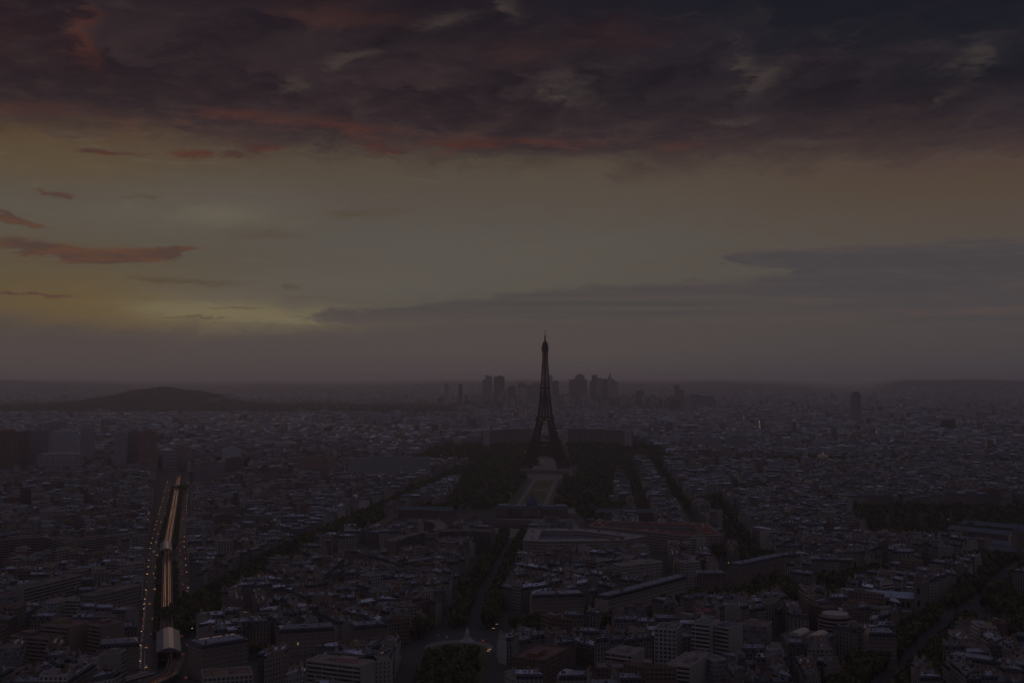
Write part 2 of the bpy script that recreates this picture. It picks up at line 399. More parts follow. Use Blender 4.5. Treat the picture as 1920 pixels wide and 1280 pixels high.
# ------------------------------------------------------------------ terrain
def ss(a, b, x):
    t = min(1, max(0, (x - a) / (b - a))); return t * t * (3 - 2 * t)
def terr(x, y):
    h = 24 * ss(3080, 3700, y)
    if -700 < x < 800: h += 12 * math.exp(-((x - 100) / 330) ** 4) * ss(3060, 3290, y) * (1 - ss(3500, 3900, y))
    h += (66 + 5 * math.sin(x / 70) + 4 * math.sin(x / 31)) * math.exp(-(abs((x + 2480) / 400) ** 2.4) - ((y - 8400) / 620) ** 2) if 6000 < y < 11000 else 0
    h += 46 * math.exp(-(abs((x + 2500) / 520) ** 2) - ((y - 8600) / 900) ** 2) if 5500 < y < 12000 else 0
    if y > 10500:
        q = ss(10500, 16500, y); a = x / y
        r = 95 + 30 * math.sin(a * 9 + 1.0) + 14 * math.sin(a * 31 + 2) + 6 * math.sin(a * 83)
        r += 150 * ss(0.295, 0.335, a) * (1 - 0.06 * ss(0.36, 0.45, a)) - 75 * ss(0.2, 0.28, a)
        r += 45 * ss(-0.24, -0.36, a) * 1.0 if a < 0 else 0
        h += q * r
    return h
def ground():
    mb = MB(); ys = [-600, 0, 500, 2900] + [3000 + 80 * i for i in range(10)] + [3900, 4500, 5200] + [5600 + 170 * i for i in range(38)] + [12300 + 500 * i for i in range(20)] + [25000, 40000, 60000]
    nx = 150; rows = []
    for y in ys:
        w = max(abs(y), 2500) * 0.62
        rows.append([((i / nx * 2 - 1) * w, y, terr((i / nx * 2 - 1) * w, y)) for i in range(nx + 1)])
    for r0, r1 in zip(rows, rows[1:]):
        for i in range(nx): mb.face([r0[i], r0[i + 1], r1[i + 1], r1[i]], 'ground')
    o = struct('ground', mb)
    for p in o.data.polygons: p.use_smooth = True
m_, nt_, b_ = newmat('ground')
_n1 = noise(pos(), 0.02, 8, 0.7); _n2 = noise(pos(), 0.0012, 5, 0.6)
setin(b_, 'Base Color', cmix(sst(_n2, 0.4, 0.6) * 0.6, cmix(_n1, (0.02, 0.02, 0.02), (0.08, 0.075, 0.07)), cmix(_n1, (0.02, 0.025, 0.012), (0.07, 0.065, 0.05))))
setin(b_, 'Roughness', 0.95)
ground()

# ------------------------------------------------------------------ street plan (metres; camera at the origin looking along +Y)
def V2(p): return np.array(p, float)
AV = {  # name: (polyline, total width, tree offsets, road half width)
 'railway': ([(-236, 800), (-248, 860), (-280, 965), (-433, 1490), (-666, 2360), (-760, 2720)], 46, [], 22),
 'suffren': ([(-258, 1015), (-293, 1056), (-270, 1391), (-216, 1842), (-140, 2450), (-110, 2760)], 44, [-18, -9, 0, 9, 18], 3),
 'saxe': ([(-34, 1030), (-31, 1144), (-10, 1454), (4, 1620)], 46, [-17, -10, 11, 18], 8),
 'breteuil': ([(-10, 990), (590, 1405)], 54, [-20, -11, 11, 20], 5),
 'boulevard': ([(215, 760), (293, 890), (389, 1056), (450, 1144), (582, 1371)], 42, [-12.5, 12.5, -20, 19], 7.5),
 'duquesne': ([(262, 1150), (270, 1247), (297, 1547), (350, 2036)], 32, [-9, 9], 5),
 'picquet': ([(120, 1800), (278, 1954), (520, 2331)], 28, [-9, 9], 6),
 'bosquet': ([(282, 1954), (374, 3200)], 26, [-8, 8], 5),
 'bourdonnais': ([(215, 1990), (300, 3120)], 24, [-8, 8], 5),
 'lowendal': ([(-290, 1250), (-232, 1660), (-130, 1700)], 0, [], 0),
 'segur': ([(70, 1600), (300, 1400), (500, 1180)], 26, [-9, 9], 5),
 'cambronne': ([(-420, 1440), (-700, 1250), (-1000, 1100)], 18, [], 6),
 'lecourbe': ([(-262, 930), (-480, 870), (-760, 960)], 18, [], 6),
 'emile': ([(-640, 2270), (-350, 2200), (-150, 2300)], 22, [-7, 7], 5),
}
ROUND = (-37, 968)
def segs(pl): return list(zip(pl, pl[1:]))
PARKS = [  # convex polygons kept free of generated buildings
 [(-112, 1925), (165, 1990), (285, 3080), (-100, 3080)],           # Champ de Mars lawns and groves
 [(-232, 1640), (125, 1640), (205, 2000), (-150, 1925)],          # military school grounds
 [(-82, 935), (8, 935), (12, 1030), (-80, 1040)],                 # roundabout
 [(-82, 700), (-18, 700), (-10, 990), (-80, 990)],                # planted strip toward the camera
 [(455, 1520), (1000, 1480), (1050, 1960), (560, 1980)],          # gardens and old hospital complex
 [(-620, 2430), (-420, 2430), (-420, 2500), (-620, 2500)],
 [(-260, 3050), (430, 3050), (400, 3440), (-200, 3400)],
 [(360, 950), (640, 950), (720, 1240), (470, 1130)],             # wooded grounds right
 [(240, 1130), (330, 1130), (330, 1200), (240, 1200)],
]
def inpoly(p, P):
    s = 0
    for i in range(len(P)):
        a, b = P[i], P[(i + 1) % len(P)]
        c = (b[0] - a[0]) * (p[1] - a[1]) - (b[1] - a[1]) * (p[0] - a[0])
        if abs(c) < 1e-9: continue
        if s == 0: s = 1 if c > 0 else -1
        elif (c > 0) != (s > 0): return False
    return True
def seine_y(x): return 3010 + 40 * math.sin(x / 700) - 0.16 * max(0, x - 300) + (0.06 * x if x < 0 else 0)
def dseg(p, a, b):
    ax, ay = a; bx, by = b; dx, dy = bx - ax, by - ay; L = dx * dx + dy * dy
    t = max(0, min(1, ((p[0] - ax) * dx + (p[1] - ay) * dy) / L))
    return math.hypot(p[0] - ax - t * dx, p[1] - ay - t * dy)
AVSEG = [(a, b, w / 2) for pl, w, _, _ in AV.values() if w for a, b in segs(pl)]
OCC = []                                    # occupied footprints: landmark and surveyed buildings
def blocked(p, pad=0.0):
    for a, b, w in AVSEG:
        if dseg(p, a, b) < w + pad: return True
    for P in PARKS:
        if inpoly(p, P): return True
    if abs(p[1] - seine_y(p[0])) < 75: return True
    for (cx, cy, r) in OCC:
        if (p[0] - cx) ** 2 + (p[1] - cy) ** 2 < (r + pad) ** 2: return True
    return False
def occupy(P, pad=7.0):
    """cover a quad with discs"""
    A, B, C, D = [V2(p) for p in P[:4]]
    w = max(np.linalg.norm(B - A), np.linalg.norm(C - D)); d = max(np.linalg.norm(D - A), np.linalg.norm(C - B))
    st = min(w, d) / 2 + 1; nu = max(1, int(w / st)); nv = max(1, int(d / st))
    for i in range(nu + 1):
        for j in range(nv + 1):
            s, t = i / nu, j / nv; p = (A * (1 - s) + B * s) * (1 - t) + (D * (1 - s) + C * s) * t
            OCC.append((p[0], p[1], st / 2 + pad))

# ------------------------------------------------------------------ buildings
WALLS = [((0.30, 0.27, 0.23), 'cream'), ((0.25, 0.23, 0.21), 'grey stone'), ((0.33, 0.31, 0.28), 'pale'), ((0.22, 0.17, 0.14), 'brown'), ((0.26, 0.20, 0.17), 'pinkish'), ((0.36, 0.34, 0.32), 'off-white'), ((0.17, 0.11, 0.085), 'brick')]
ZINC = [((0.20, 0.22, 0.26), 'blue-grey zinc'), ((0.15, 0.16, 0.185), 'grey zinc'), ((0.27, 0.29, 0.335), 'pale zinc'), ((0.11, 0.12, 0.145), 'dark zinc')]
SLATE = [(0.055, 0.06, 0.075), (0.075, 0.08, 0.095), (0.05, 0.05, 0.06)]
FLAT = [((0.17, 0.15, 0.145), 'grey flat'), ((0.12, 0.11, 0.11), 'dark flat'), ((0.24, 0.20, 0.18), 'light gravel'), ((0.16, 0.10, 0.085), 'rusty flat')]
def lerp(a, b, t): return (a[0] + (b[0] - a[0]) * t, a[1] + (b[1] - a[1]) * t)
def dist(a, b): return math.hypot(a[0] - b[0], a[1] - b[1])
def inset_edge(a, b, d):                   # point shift inward (left of a->b)
    L = dist(a, b) or 1; nx, ny = -(b[1] - a[1]) / L, (b[0] - a[0]) / L; return nx * d, ny * d

def mansard(wall, roof, chim, bal, P, zb, H, rng, wt, zt, st, lod, hipL=False, hipR=False, plainfront=False):
    """P = A,B,C,D anticlockwise, A-B is the street front, C-D the court side. wall/roof/bal: MB; chim(): returns an MB for each stack"""
    A, B, C, D = P; L = dist(A, B); nb = max(1, round(L / 2.7)); nf = max(2, round(H / 3.15)); z1 = zb + H
    o = rng.randrange(0, 50) * 1.0; fr = 'plaster' if plainfront else ('facade' if lod < 3 else 'facade_far')
    def uvq(n): return [(o, 0), (o + n, 0), (o + n, nf), (o, nf)]
    nbs = max(1, round(dist(B, C) / 2.9))
    sideR = fr if hipR else 'plaster'; sideL = fr if hipL else 'plaster'
    for (a, b, m, n) in ((A, B, fr, nb), (B, C, sideR, nbs), (C, D, 'facade' if not plainfront else 'facade', nb), (D, A, sideL, nbs)):
        wall.face([(a[0], a[1], zb), (b[0], b[1], zb), (b[0], b[1], z1), (a[0], a[1], z1)], m, wt if m != 'plaster' or plainfront else tuple(c * 1.02 for c in wt), uvq(n))
    i, hm, hr = 1.5, 3.4, 1.7
    fx, fy = inset_edge(A, B, i); gx, gy = inset_edge(C, D, i)
    lx, ly = inset_edge(D, A, i) if hipL else (0, 0); rx, ry = inset_edge(B, C, i) if hipR else (0, 0)
    a = (A[0] + fx + lx, A[1] + fy + ly); b = (B[0] + fx + rx, B[1] + fy + ry); c = (C[0] + gx + rx, C[1] + gy + ry); d = (D[0] + gx + lx, D[1] + gy + ly)
    z2 = z1 + hm; z3 = z2 + hr
    q3 = lambda p, z: (p[0], p[1], z)
    roof.face([q3(A, z1), q3(B, z1), q3(b, z2), q3(a, z2)], 'slate', st)
    roof.face([q3(C, z1), q3(D, z1), q3(d, z2), q3(c, z2)], 'slate', st)
    roof.face([q3(B, z1), q3(C, z1), q3(c, z2), q3(b, z2)], 'slate' if hipR else 'plaster', st if hipR else wt)
    roof.face([q3(D, z1), q3(A, z1), q3(a, z2), q3(d, z2)], 'slate' if hipL else 'plaster', st if hipL else wt)
    m0, m1 = lerp(d, a, .5), lerp(c, b, .5)
    if hipL: m0 = lerp(m0, m1, min(.4, 4 / max(L, 8)))
    if hipR: m1 = lerp(m1, m0, min(.4, 4 / max(L, 8)))
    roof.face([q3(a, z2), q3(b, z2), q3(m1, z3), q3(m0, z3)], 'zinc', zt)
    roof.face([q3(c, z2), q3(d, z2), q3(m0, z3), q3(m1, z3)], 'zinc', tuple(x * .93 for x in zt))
    roof.face([q3(b, z2), q3(c, z2), q3(m1, z3)], 'zinc', zt); roof.face([q3(d, z2), q3(a, z2), q3(m0, z3)], 'zinc', zt)
    ang = math.atan2(B[1] - A[1], B[0] - A[0])
    if lod <= 1:                            # dormers
        for (p, q, fxx, fyy) in ((A, B, fx, fy), (C, D, gx, gy)):
            if (q[0] - p[0]) * 0 + (p[1] + q[1]) / 2 <= 0: continue
            n = max(1, nb // 2) if lod else nb
            for k in range(n):
                t = (k + .5) / n; s = lerp(p, q, t); cx, cy = s[0] + fxx * 0.55, s[1] + fyy * 0.55
                roof.box((cx, cy, z1 + 0.6), (1.3, 1.5, 1.9), ang, 'glass_dark', st, top='zinc', tt=zt)
    if bal is not None:
        nxs, nys = inset_edge(A, B, -0.35)
        for f in sorted({2, nf - 1, nf}):
            bl_ = bal(); z = zb + H * f / nf - (0.0 if f < nf else 0.35)
            cx, cy = (A[0] + B[0]) / 2 + nxs * .5, (A[1] + B[1]) / 2 + nys * .5
            bl_.box((cx, cy, z), (L - 0.1, 0.7, 0.32), ang, 'stone', tuple(x * .8 for x in wt))
    # chimney stacks on the party walls
    ax = math.atan2(C[1] - B[1], C[0] - B[0]); W = dist(B, C)
    for k, (p, q) in enumerate(((B, C), (D, A))):
        if (hipR if k == 0 else hipL): continue
        for t in ([.28, .72] if lod < 2 and W > 9 else [.5]):
            if rng.random() < .2: continue
            s = lerp(p, q, t); ln = rng.uniform(1.8, 3.6); dx, dy = inset_edge(p, q, .55)
            ct = rng.choice([(0.27, 0.23, 0.19), (0.22, 0.15, 0.11), (0.32, 0.29, 0.26)])
            cm = chim(); cm.box((s[0] + dx, s[1] + dy, z1 + 1.0), (ln, .75, hm + hr + rng.uniform(.2, 1.3)), ax, 'plaster', ct)
            if lod <= 1:
                top = cm.V[-1][2]; top = max(v[2] for v in cm.V[-24:])
                for e in range(int(ln / .6)):
                    tt = (e + .5) / int(ln / .6) - .5
                    cm.box((s[0] + dx + math.cos(ax) * tt * ln, s[1] + dy + math.sin(ax) * tt * ln, top), (.32, .32, .8), ax, 'clay', (0.28, 0.13, 0.08))
    if lod <= 1:                            # skylights and small roof hatches
        for e in range(rng.randrange(1, 4)):
            t = rng.uniform(.15, .85); s = lerp(lerp(a, b, t), lerp(d, c, t), rng.choice([.25, .75]))
            roof.box((s[0], s[1], z2 + hr * .4), (1.0, 1.2, .7), ang, 'skylight' if rng.random() < .08 else 'glass_dark', st)
    for e in range(rng.randrange(2, 6) if lod < 3 else rng.randrange(1, 4)):   # flues, hatches, vents and light wells
        t = rng.uniform(.06, .94); s = lerp(lerp(a, b, t), lerp(d, c, t), rng.uniform(.08, .92)); q = rng.random()
        if q < .6: roof.box((s[0], s[1], z2 - .2), (rng.uniform(.5, .9), rng.uniform(1.0, 3.2), hr + rng.uniform(.3, 1.6)), ang, 'plaster', rng.choice([(0.20, 0.16, 0.13), (0.15, 0.09, 0.065), (0.24, 0.21, 0.19), (0.09, 0.08, 0.08)]))
        else: roof.box((s[0], s[1], z2), (rng.uniform(1, 3), rng.uniform(1, 2.5), rng.uniform(.8, 2.2)), ang, 'slate', rng.choice(SLATE), top='zinc', tt=rng.choice(ZINC)[0])

def modern(wall, roof, bal, P, zb, H, rng, wt, rt, style, lod, floorh=3.0):
    A, B, C, D = P; nf = max(2, round(H / floorh)); o = rng.randrange(0, 50) * 1.0; z1 = zb + H; uvs = []; mats = []
    for k, (a, b) in enumerate(((A, B), (B, C), (C, D), (D, A))):
        n = max(1, round(dist(a, b) / (2.2 if style == 'facade_glass' else 3.0))); uvs.append([(o, 0), (o + n, 0), (o + n, nf), (o, nf)])
        blind = (k in (1, 3)) and style == 'facade_band'
        mats.append('plaster' if blind else style)
    wall.prism(P, zb, z1, mats, wt, 'flatroof', rt, uvs)
    ang = math.atan2(B[1] - A[1], B[0] - A[0]); L, W = dist(A, B), dist(B, C)
    for a, b in ((A, B), (B, C), (C, D), (D, A)):   # parapet
        dx, dy = inset_edge(a, b, .18)
        roof.box(((a[0] + b[0]) / 2 + dx, (a[1] + b[1]) / 2 + dy, z1), (dist(a, b), .36, .9), math.atan2(b[1] - a[1], b[0] - a[0]), 'plaster', tuple(min(.6, x * 1.15) for x in wt))
    c = lerp(lerp(A, B, .5), lerp(D, C, .5), .5)
    for e in range(1 if lod > 1 else rng.randrange(2, 6)):
        t, s = rng.uniform(.2, .8), rng.uniform(.3, .7); p = lerp(lerp(A, B, t), lerp(D, C, t), s)
        big = e == 0
        roof.box((p[0], p[1], z1), (L * (.3 if big else .08), W * (.4 if big else .12), 2.8 if big else rng.uniform(.8, 1.8)), ang, 'plaster', tuple(x * rng.uniform(.6, 1.3) for x in wt), top='flatroof', tt=rt)
    if bal is not None:
        for f in range(1, nf):
            z = zb + H * f / nf
            for a, b in ((A, B), (C, D)):
                m = bal(); dx, dy = inset_edge(a, b, -.55)
                m.box(((a[0] + b[0]) / 2 + dx, (a[1] + b[1]) / 2 + dy, z - .15), (L * .96, 1.1, .95), ang, 'plaster', tuple(min(.6, x * 1.1) for x in wt))
                break
SITES = []                                  # everything that stands: (kind, P, zb, H, params)
rng = random.Random(11)

# window seen on the nearest fronts
def window_mesh(lit=False):
    mb = MB(); mb.box((0, 0, 0), (1.35, .12, 2.15), 0, 'white_paint')
    mb.box((-.31, -.07, .12), (.52, .06, 1.9), 0, 'window_lit' if lit else 'glass_dark'); mb.box((.31, -.07, .12), (.52, .06, 1.9), 0, 'window_lit' if lit else 'glass_dark')
    return mb.mesh('window')
WIN = window_mesh(); WINL = window_mesh(True)
def add_windows(root, org, P, zb, H, rng, cap=96):
    A, B, C, D = P; n = 0
    for a, b in ((A, B), (B, C), (C, D), (D, A)):
        L = dist(a, b); nx, ny = inset_edge(a, b, -1.0); mx, my = (a[0] + b[0]) / 2, (a[1] + b[1]) / 2
        if nx * mx + ny * my > -0.25 * math.hypot(mx, my): continue     # faces away from the view
        nb = max(1, round(L / 2.7)); nf = max(2, round(H / 3.15)); ang = math.atan2(b[1] - a[1], b[0] - a[0])
        for f in range(nf - 1, 0, -1):
            for k in range(nb):
                if n >= cap: return
                p = lerp(a, b, (k + .5) / nb)
                link('window', WINL if rng.random() < .002 else WIN, root, (p[0] + nx * .03 - org[0], p[1] + ny * .03 - org[1], zb + H * f / nf + .35 - org[2]), ang); n += 1

def named_building(site, label, windows):
    kind, P, zb, H, pr = site; r = random.Random(pr['seed'])
    cx = sum(p[0] for p in P) / 4; cy = sum(p[1] for p in P) / 4; org = (cx, cy, zb)
    if kind == 'mansard':
        root = thing('apartment_building', label, 'building', org, 0, 'stone apartment buildings of the streets')
        w, ro = MB(), MB(); ch = []; bs = []
        def ba(): bs.append(MB()); return bs[-1]
        def chim(): ch.append(MB()); return ch[-1]
        mansard(w, ro, chim, ba, P, zb, H, r, pr['wt'], pr['zt'], pr['st'], 0 if windows else 1, pr.get('hL', False), pr.get('hR', False), windows)
        obj('wall', w, root, off=org); rf = obj('roof', ro, root, off=org)
        for m in bs: obj('ledge', m, root, off=org)
        for m in ch: obj('chimney', m, rf, off=org)
        if windows: add_windows(root, org, P, zb, H, r)
    else:
        root = thing('modern_building', label, 'building', org, 0, 'modern flat roofed buildings of the city')
        w, ro = MB(), MB(); bl = []
        def bal(): bl.append(MB()); return bl[-1]
        modern(w, ro, bal if pr.get('bal') else None, P, zb, H, r, pr['wt'], pr['rt'], pr['style'], 1, pr.get('fh', 3.0))
        obj('wall', w, root, off=org); obj('roof', ro, root, off=org)
        for m in bl[:14]: obj('balcony', m, root, off=org)
    return root

# ------------------------------------------------------------------ surveyed foreground buildings: roof line (left, right end), height, depth
def rect_from(uA, vA, uB, vB, h, depth):
    A, B = G(uA, vA, h), G(uB, vB, h); dx, dy = inset_edge(A, B, depth)
    return [A, B, (B[0] + dx, B[1] + dy), (A[0] + dx, A[1] + dy)]
W = {n: c for c, n in WALLS}
HERO = [  # kind, uA, vA, uB, vB, h, depth, wall, roof, style, label
 ('f', 45, 1104, 152, 1078, 30, 15, 'grey stone', 0, 'facade_band', 'long grey slab block with white floor bands, left of the brown flat-roofed blocks'),
 ('f', 175, 1117, 266, 1097, 28, 15, 'grey stone', 0, 'facade_grid', 'long grey slab with gridded windows standing beside the railway boulevard'),
 ('f', 75, 1172, 128, 1177, 24, 26, 'brown', 3, 'facade_band', 'brown stepped block with dark window strips and a rusty roof edge'),
 ('f', 163, 1171, 188, 1175, 24, 24, 'brown', 0, 'facade_band', 'small brown block with a blank side wall and dark window strips'),
 ('f', 18, 1192, 96, 1199, 18, 22, 'brown', 3, 'facade_band', 'low brown office block with long dark window strips, lowest of the brown blocks'),
 ('f', -30, 1016, 80, 1007, 30, 18, 'brown', 1, 'facade_band', 'broad dark banded office block at the end of the railway side street'),
 ('f', 86, 1008, 120, 1018, 28, 16, 'brown', 1, 'facade_band', 'dark banded office block stepping down beside the broad one'),
 ('f', 122, 1017, 246, 1001, 25, 16, 'grey stone', 1, 'facade_band', 'long dark office slab with pale floor lines facing the far station'),
 ('f', -20, 1122, 36, 1116, 24, 18, 'grey stone', 1, 'facade_glass', 'dark glazed office block with pale uprights next to the long slab'),
 ('h', 185, 1208, 262, 1203, 22, 20, 'brown', 1, '', 'large brown corner house with bluish roof opposite the near station'),
 ('h', 378, 1209, 466, 1195, 23, 22, 'brown', 0, '', 'rounded corner house with pale zinc roof across from the near station'),
 ('h', 522, 1180, 628, 1174, 22, 18, 'pinkish', 1, '', 'long stone house with a dark mansard facing the wooded square'),
 ('h', 664, 1173, 726, 1168, 22, 16, 'brown', 1, '', 'tall stone house at the corner next to the wooded square'),
 ('f', 574, 1238, 676, 1250, 26, 18, 'pale', 2, 'facade_band', 'pale balconied block with a cluttered pale roof below the wooded square'),
 ('f', 381, 1271, 474, 1264, 20, 22, 'pale', 3, 'facade_grid', 'pale flat-roofed block with a rusty roof near the curved rails'),
 ('f', 960, 1231, 1021, 1238, 24, 42, 'brick', 3, 'facade_grid', 'red brick block with a blank end wall and rusty roof terraces'),
 ('f', 1136, 1223, 1183, 1229, 24, 24, 'pale', 2, 'facade_band', 'pale stepped office block with wraparound dark window bands'),
 ('f', 1227, 1178, 1268, 1181, 34, 22, 'off-white', 1, 'facade_grid', 'pale tower block with a dark recessed front beside the stepped office'),
 ('f', 1296, 1168, 1330, 1172, 38, 20, 'off-white', 0, 'facade_band', 'tall white slab block with blank end walls and rooftop terrace'),
 ('f', 1335, 1173, 1366, 1178, 36, 20, 'pale', 1, 'facade_band', 'tall pale block with a dark front, joined to the white slab'),
 ('f', 1390, 1171, 1438, 1175, 32, 20, 'pinkish', 0, 'facade_glass', 'office block with tall dark glass strips between pale uprights'),
 ('f', 1250, 1246, 1293, 1251, 26, 40, 'pale', 2, 'facade_band', 'pale terraced block with slanting white bands near the bottom edge'),
 ('f', 1338, 1239, 1362, 1236, 24, 26, 'off-white', 0, 'facade_glass', 'small white office block ribbed with upright fins'),
 ('f', 1118, 1252, 1209, 1254, 21, 16, 'brick', 0, 'facade_grid', 'brick block with a light zinc terrace at the bottom edge'),
 ('h', 1628, 1185, 1681, 1186, 24, 18, 'brown', 0, '', 'stone corner house with pale roof behind the skylight hall'),
 ('f', 1516, 1131, 1545, 1140, 28, 14, 'brick', 1, 'facade_grid', 'tall dark brick block left of the round-fronted house'),
 ('h', 1776, 1226, 1860, 1238, 19, 13, 'pale', 0, '', 'long pale house with a dark mansard beside the right boulevard'),
 ('h', 1862, 1238, 1940, 1249, 19, 13, 'cream', 0, '', 'cream house continuing the long pale front beside the right boulevard'),
 ('h', 1287, 1142, 1332, 1147, 20, 14, 'brown', 9, '', 'low house with a red tiled roof behind the tall white slab'),
 ('h', 1140, 1117, 1212, 1099, 24, 14, 'cream', 0, '', 'long cream house, left half of the slanting slate-roofed row'),
 ('h', 1212, 1099, 1288, 1079, 24, 14, 'cream', 0, '', 'long cream house, far half of the slanting slate-roofed row'),
 ('h', 997, 1114, 1048, 1113, 26, 15, 'brown', 0, '', 'ornate brown stone house at the corner of the tree-lined avenue'),
 ('h', 1048, 1113, 1096, 1111, 26, 15, 'brown', 2, '', 'ornate brown stone house joined to the corner house'),
 ('f', 1172, 1137, 1213, 1138, 22, 16, 'brick', 1, 'facade_glass', 'dark red glazed block in front of the slanting row'),
 ('f', 1167, 1061, 1242, 1053, 28, 16, 'off-white', 2, 'facade_grid', 'white stepped apartment block with square windows behind the slanting row'),
 ('h', 1306, 1074, 1362, 1074, 21, 18, 'brown', 1, '', 'dark stone house with warmly lit dormers beside the wooded avenue'),
 ('f', 1287, 1055, 1313, 1052, 27, 12, 'off-white', 0, 'facade_grid', 'narrow white block with gridded windows left of the lit dormers'),
 ('f', 748, 1028, 800, 1030, 22, 13, 'brown', 1, 'facade_band', 'low banded annex in front of the long curved office'),
 ('h', 1480, 1070, 1520, 1075, 18, 12, 'cream', 0, '', 'low cream house at the planted avenue, before the church'),
 ('f', 1030, 1030, 1055, 1029, 26, 12, 'pinkish', 0, 'facade_grid', 'narrow pale block in front of the pale ministry ring'),
 ('h', 1388, 1057, 1470, 1040, 22, 14, 'pinkish', 0, '', 'long pinkish house front curving beside the wooded avenue'),
]
for k, (kd, uA, vA, uB, vB, h, dep, wn_, rf, sty, lab) in enumerate(HERO):
    P = rect_from(uA, vA, uB, vB, h + (0 if kd == 'f' else 3.4), dep)
    occupy(P, 5.0)
    if kd == 'f': pr = dict(wt=W[wn_], rt=FLAT[rf][0], style=sty, seed=k, bal=(sty == 'facade_band'))
    else: pr = dict(wt=W[wn_], zt=(0.22, 0.05, 0.035) if rf == 9 else ZINC[rf][0], st=SLATE[k % 3], seed=k, hL=True, hR=True)
    site = ('modern' if kd == 'f' else 'mansard', P, 0.0, float(h), pr)
    named_building(site, lab, kd == 'h' and vA > 1090)
NHERO_H = sum(1 for x in HERO if x[0] == 'h'); NHERO_F = len(HERO) - NHERO_H

# ------------------------------------------------------------------ landmarks
def poly_slab(mbw, pts, depth, z0, z1, wt, rt, style, fh=3.2, wallmb=None):
    """slab following a polyline (front line, left to right as seen), closed solid"""
    n = len(pts); back = []
    for i, p in enumerate(pts):
        a = pts[max(0, i - 1)]; b = pts[min(n - 1, i + 1)]; dx, dy = inset_edge(a, b, depth); back.append((p[0] + dx, p[1] + dy))
    nf = round((z1 - z0) / fh); u = 0.0
    for i in range(n - 1):
        L = max(1, round(dist(pts[i], pts[i + 1]) / 3.0)); a, b, c, d = pts[i], pts[i + 1], back[i + 1], back[i]
        mbw.face([(a[0], a[1], z0), (b[0], b[1], z0), (b[0], b[1], z1), (a[0], a[1], z1)], style, wt, [(u, 0), (u + L, 0), (u + L, nf), (u, nf)])
        mbw.face([(c[0], c[1], z0), (d[0], d[1], z0), (d[0], d[1], z1), (c[0], c[1], z1)], style, wt, [(u, 0), (u + L, 0), (u + L, nf), (u, nf)])
        rt_mb = wallmb or mbw
        rt_mb.face([(a[0], a[1], z1), (b[0], b[1], z1), (c[0], c[1], z1), (d[0], d[1], z1)], 'flatroof', rt); u += L
    for a, b in ((back[0], pts[0]), (pts[-1], back[-1])):
        mbw.face([(a[0], a[1], z0), (b[0], b[1], z0), (b[0], b[1], z1), (a[0], a[1], z1)], 'plaster', tuple(min(.6, x * 1.4) for x in wt))
    return back

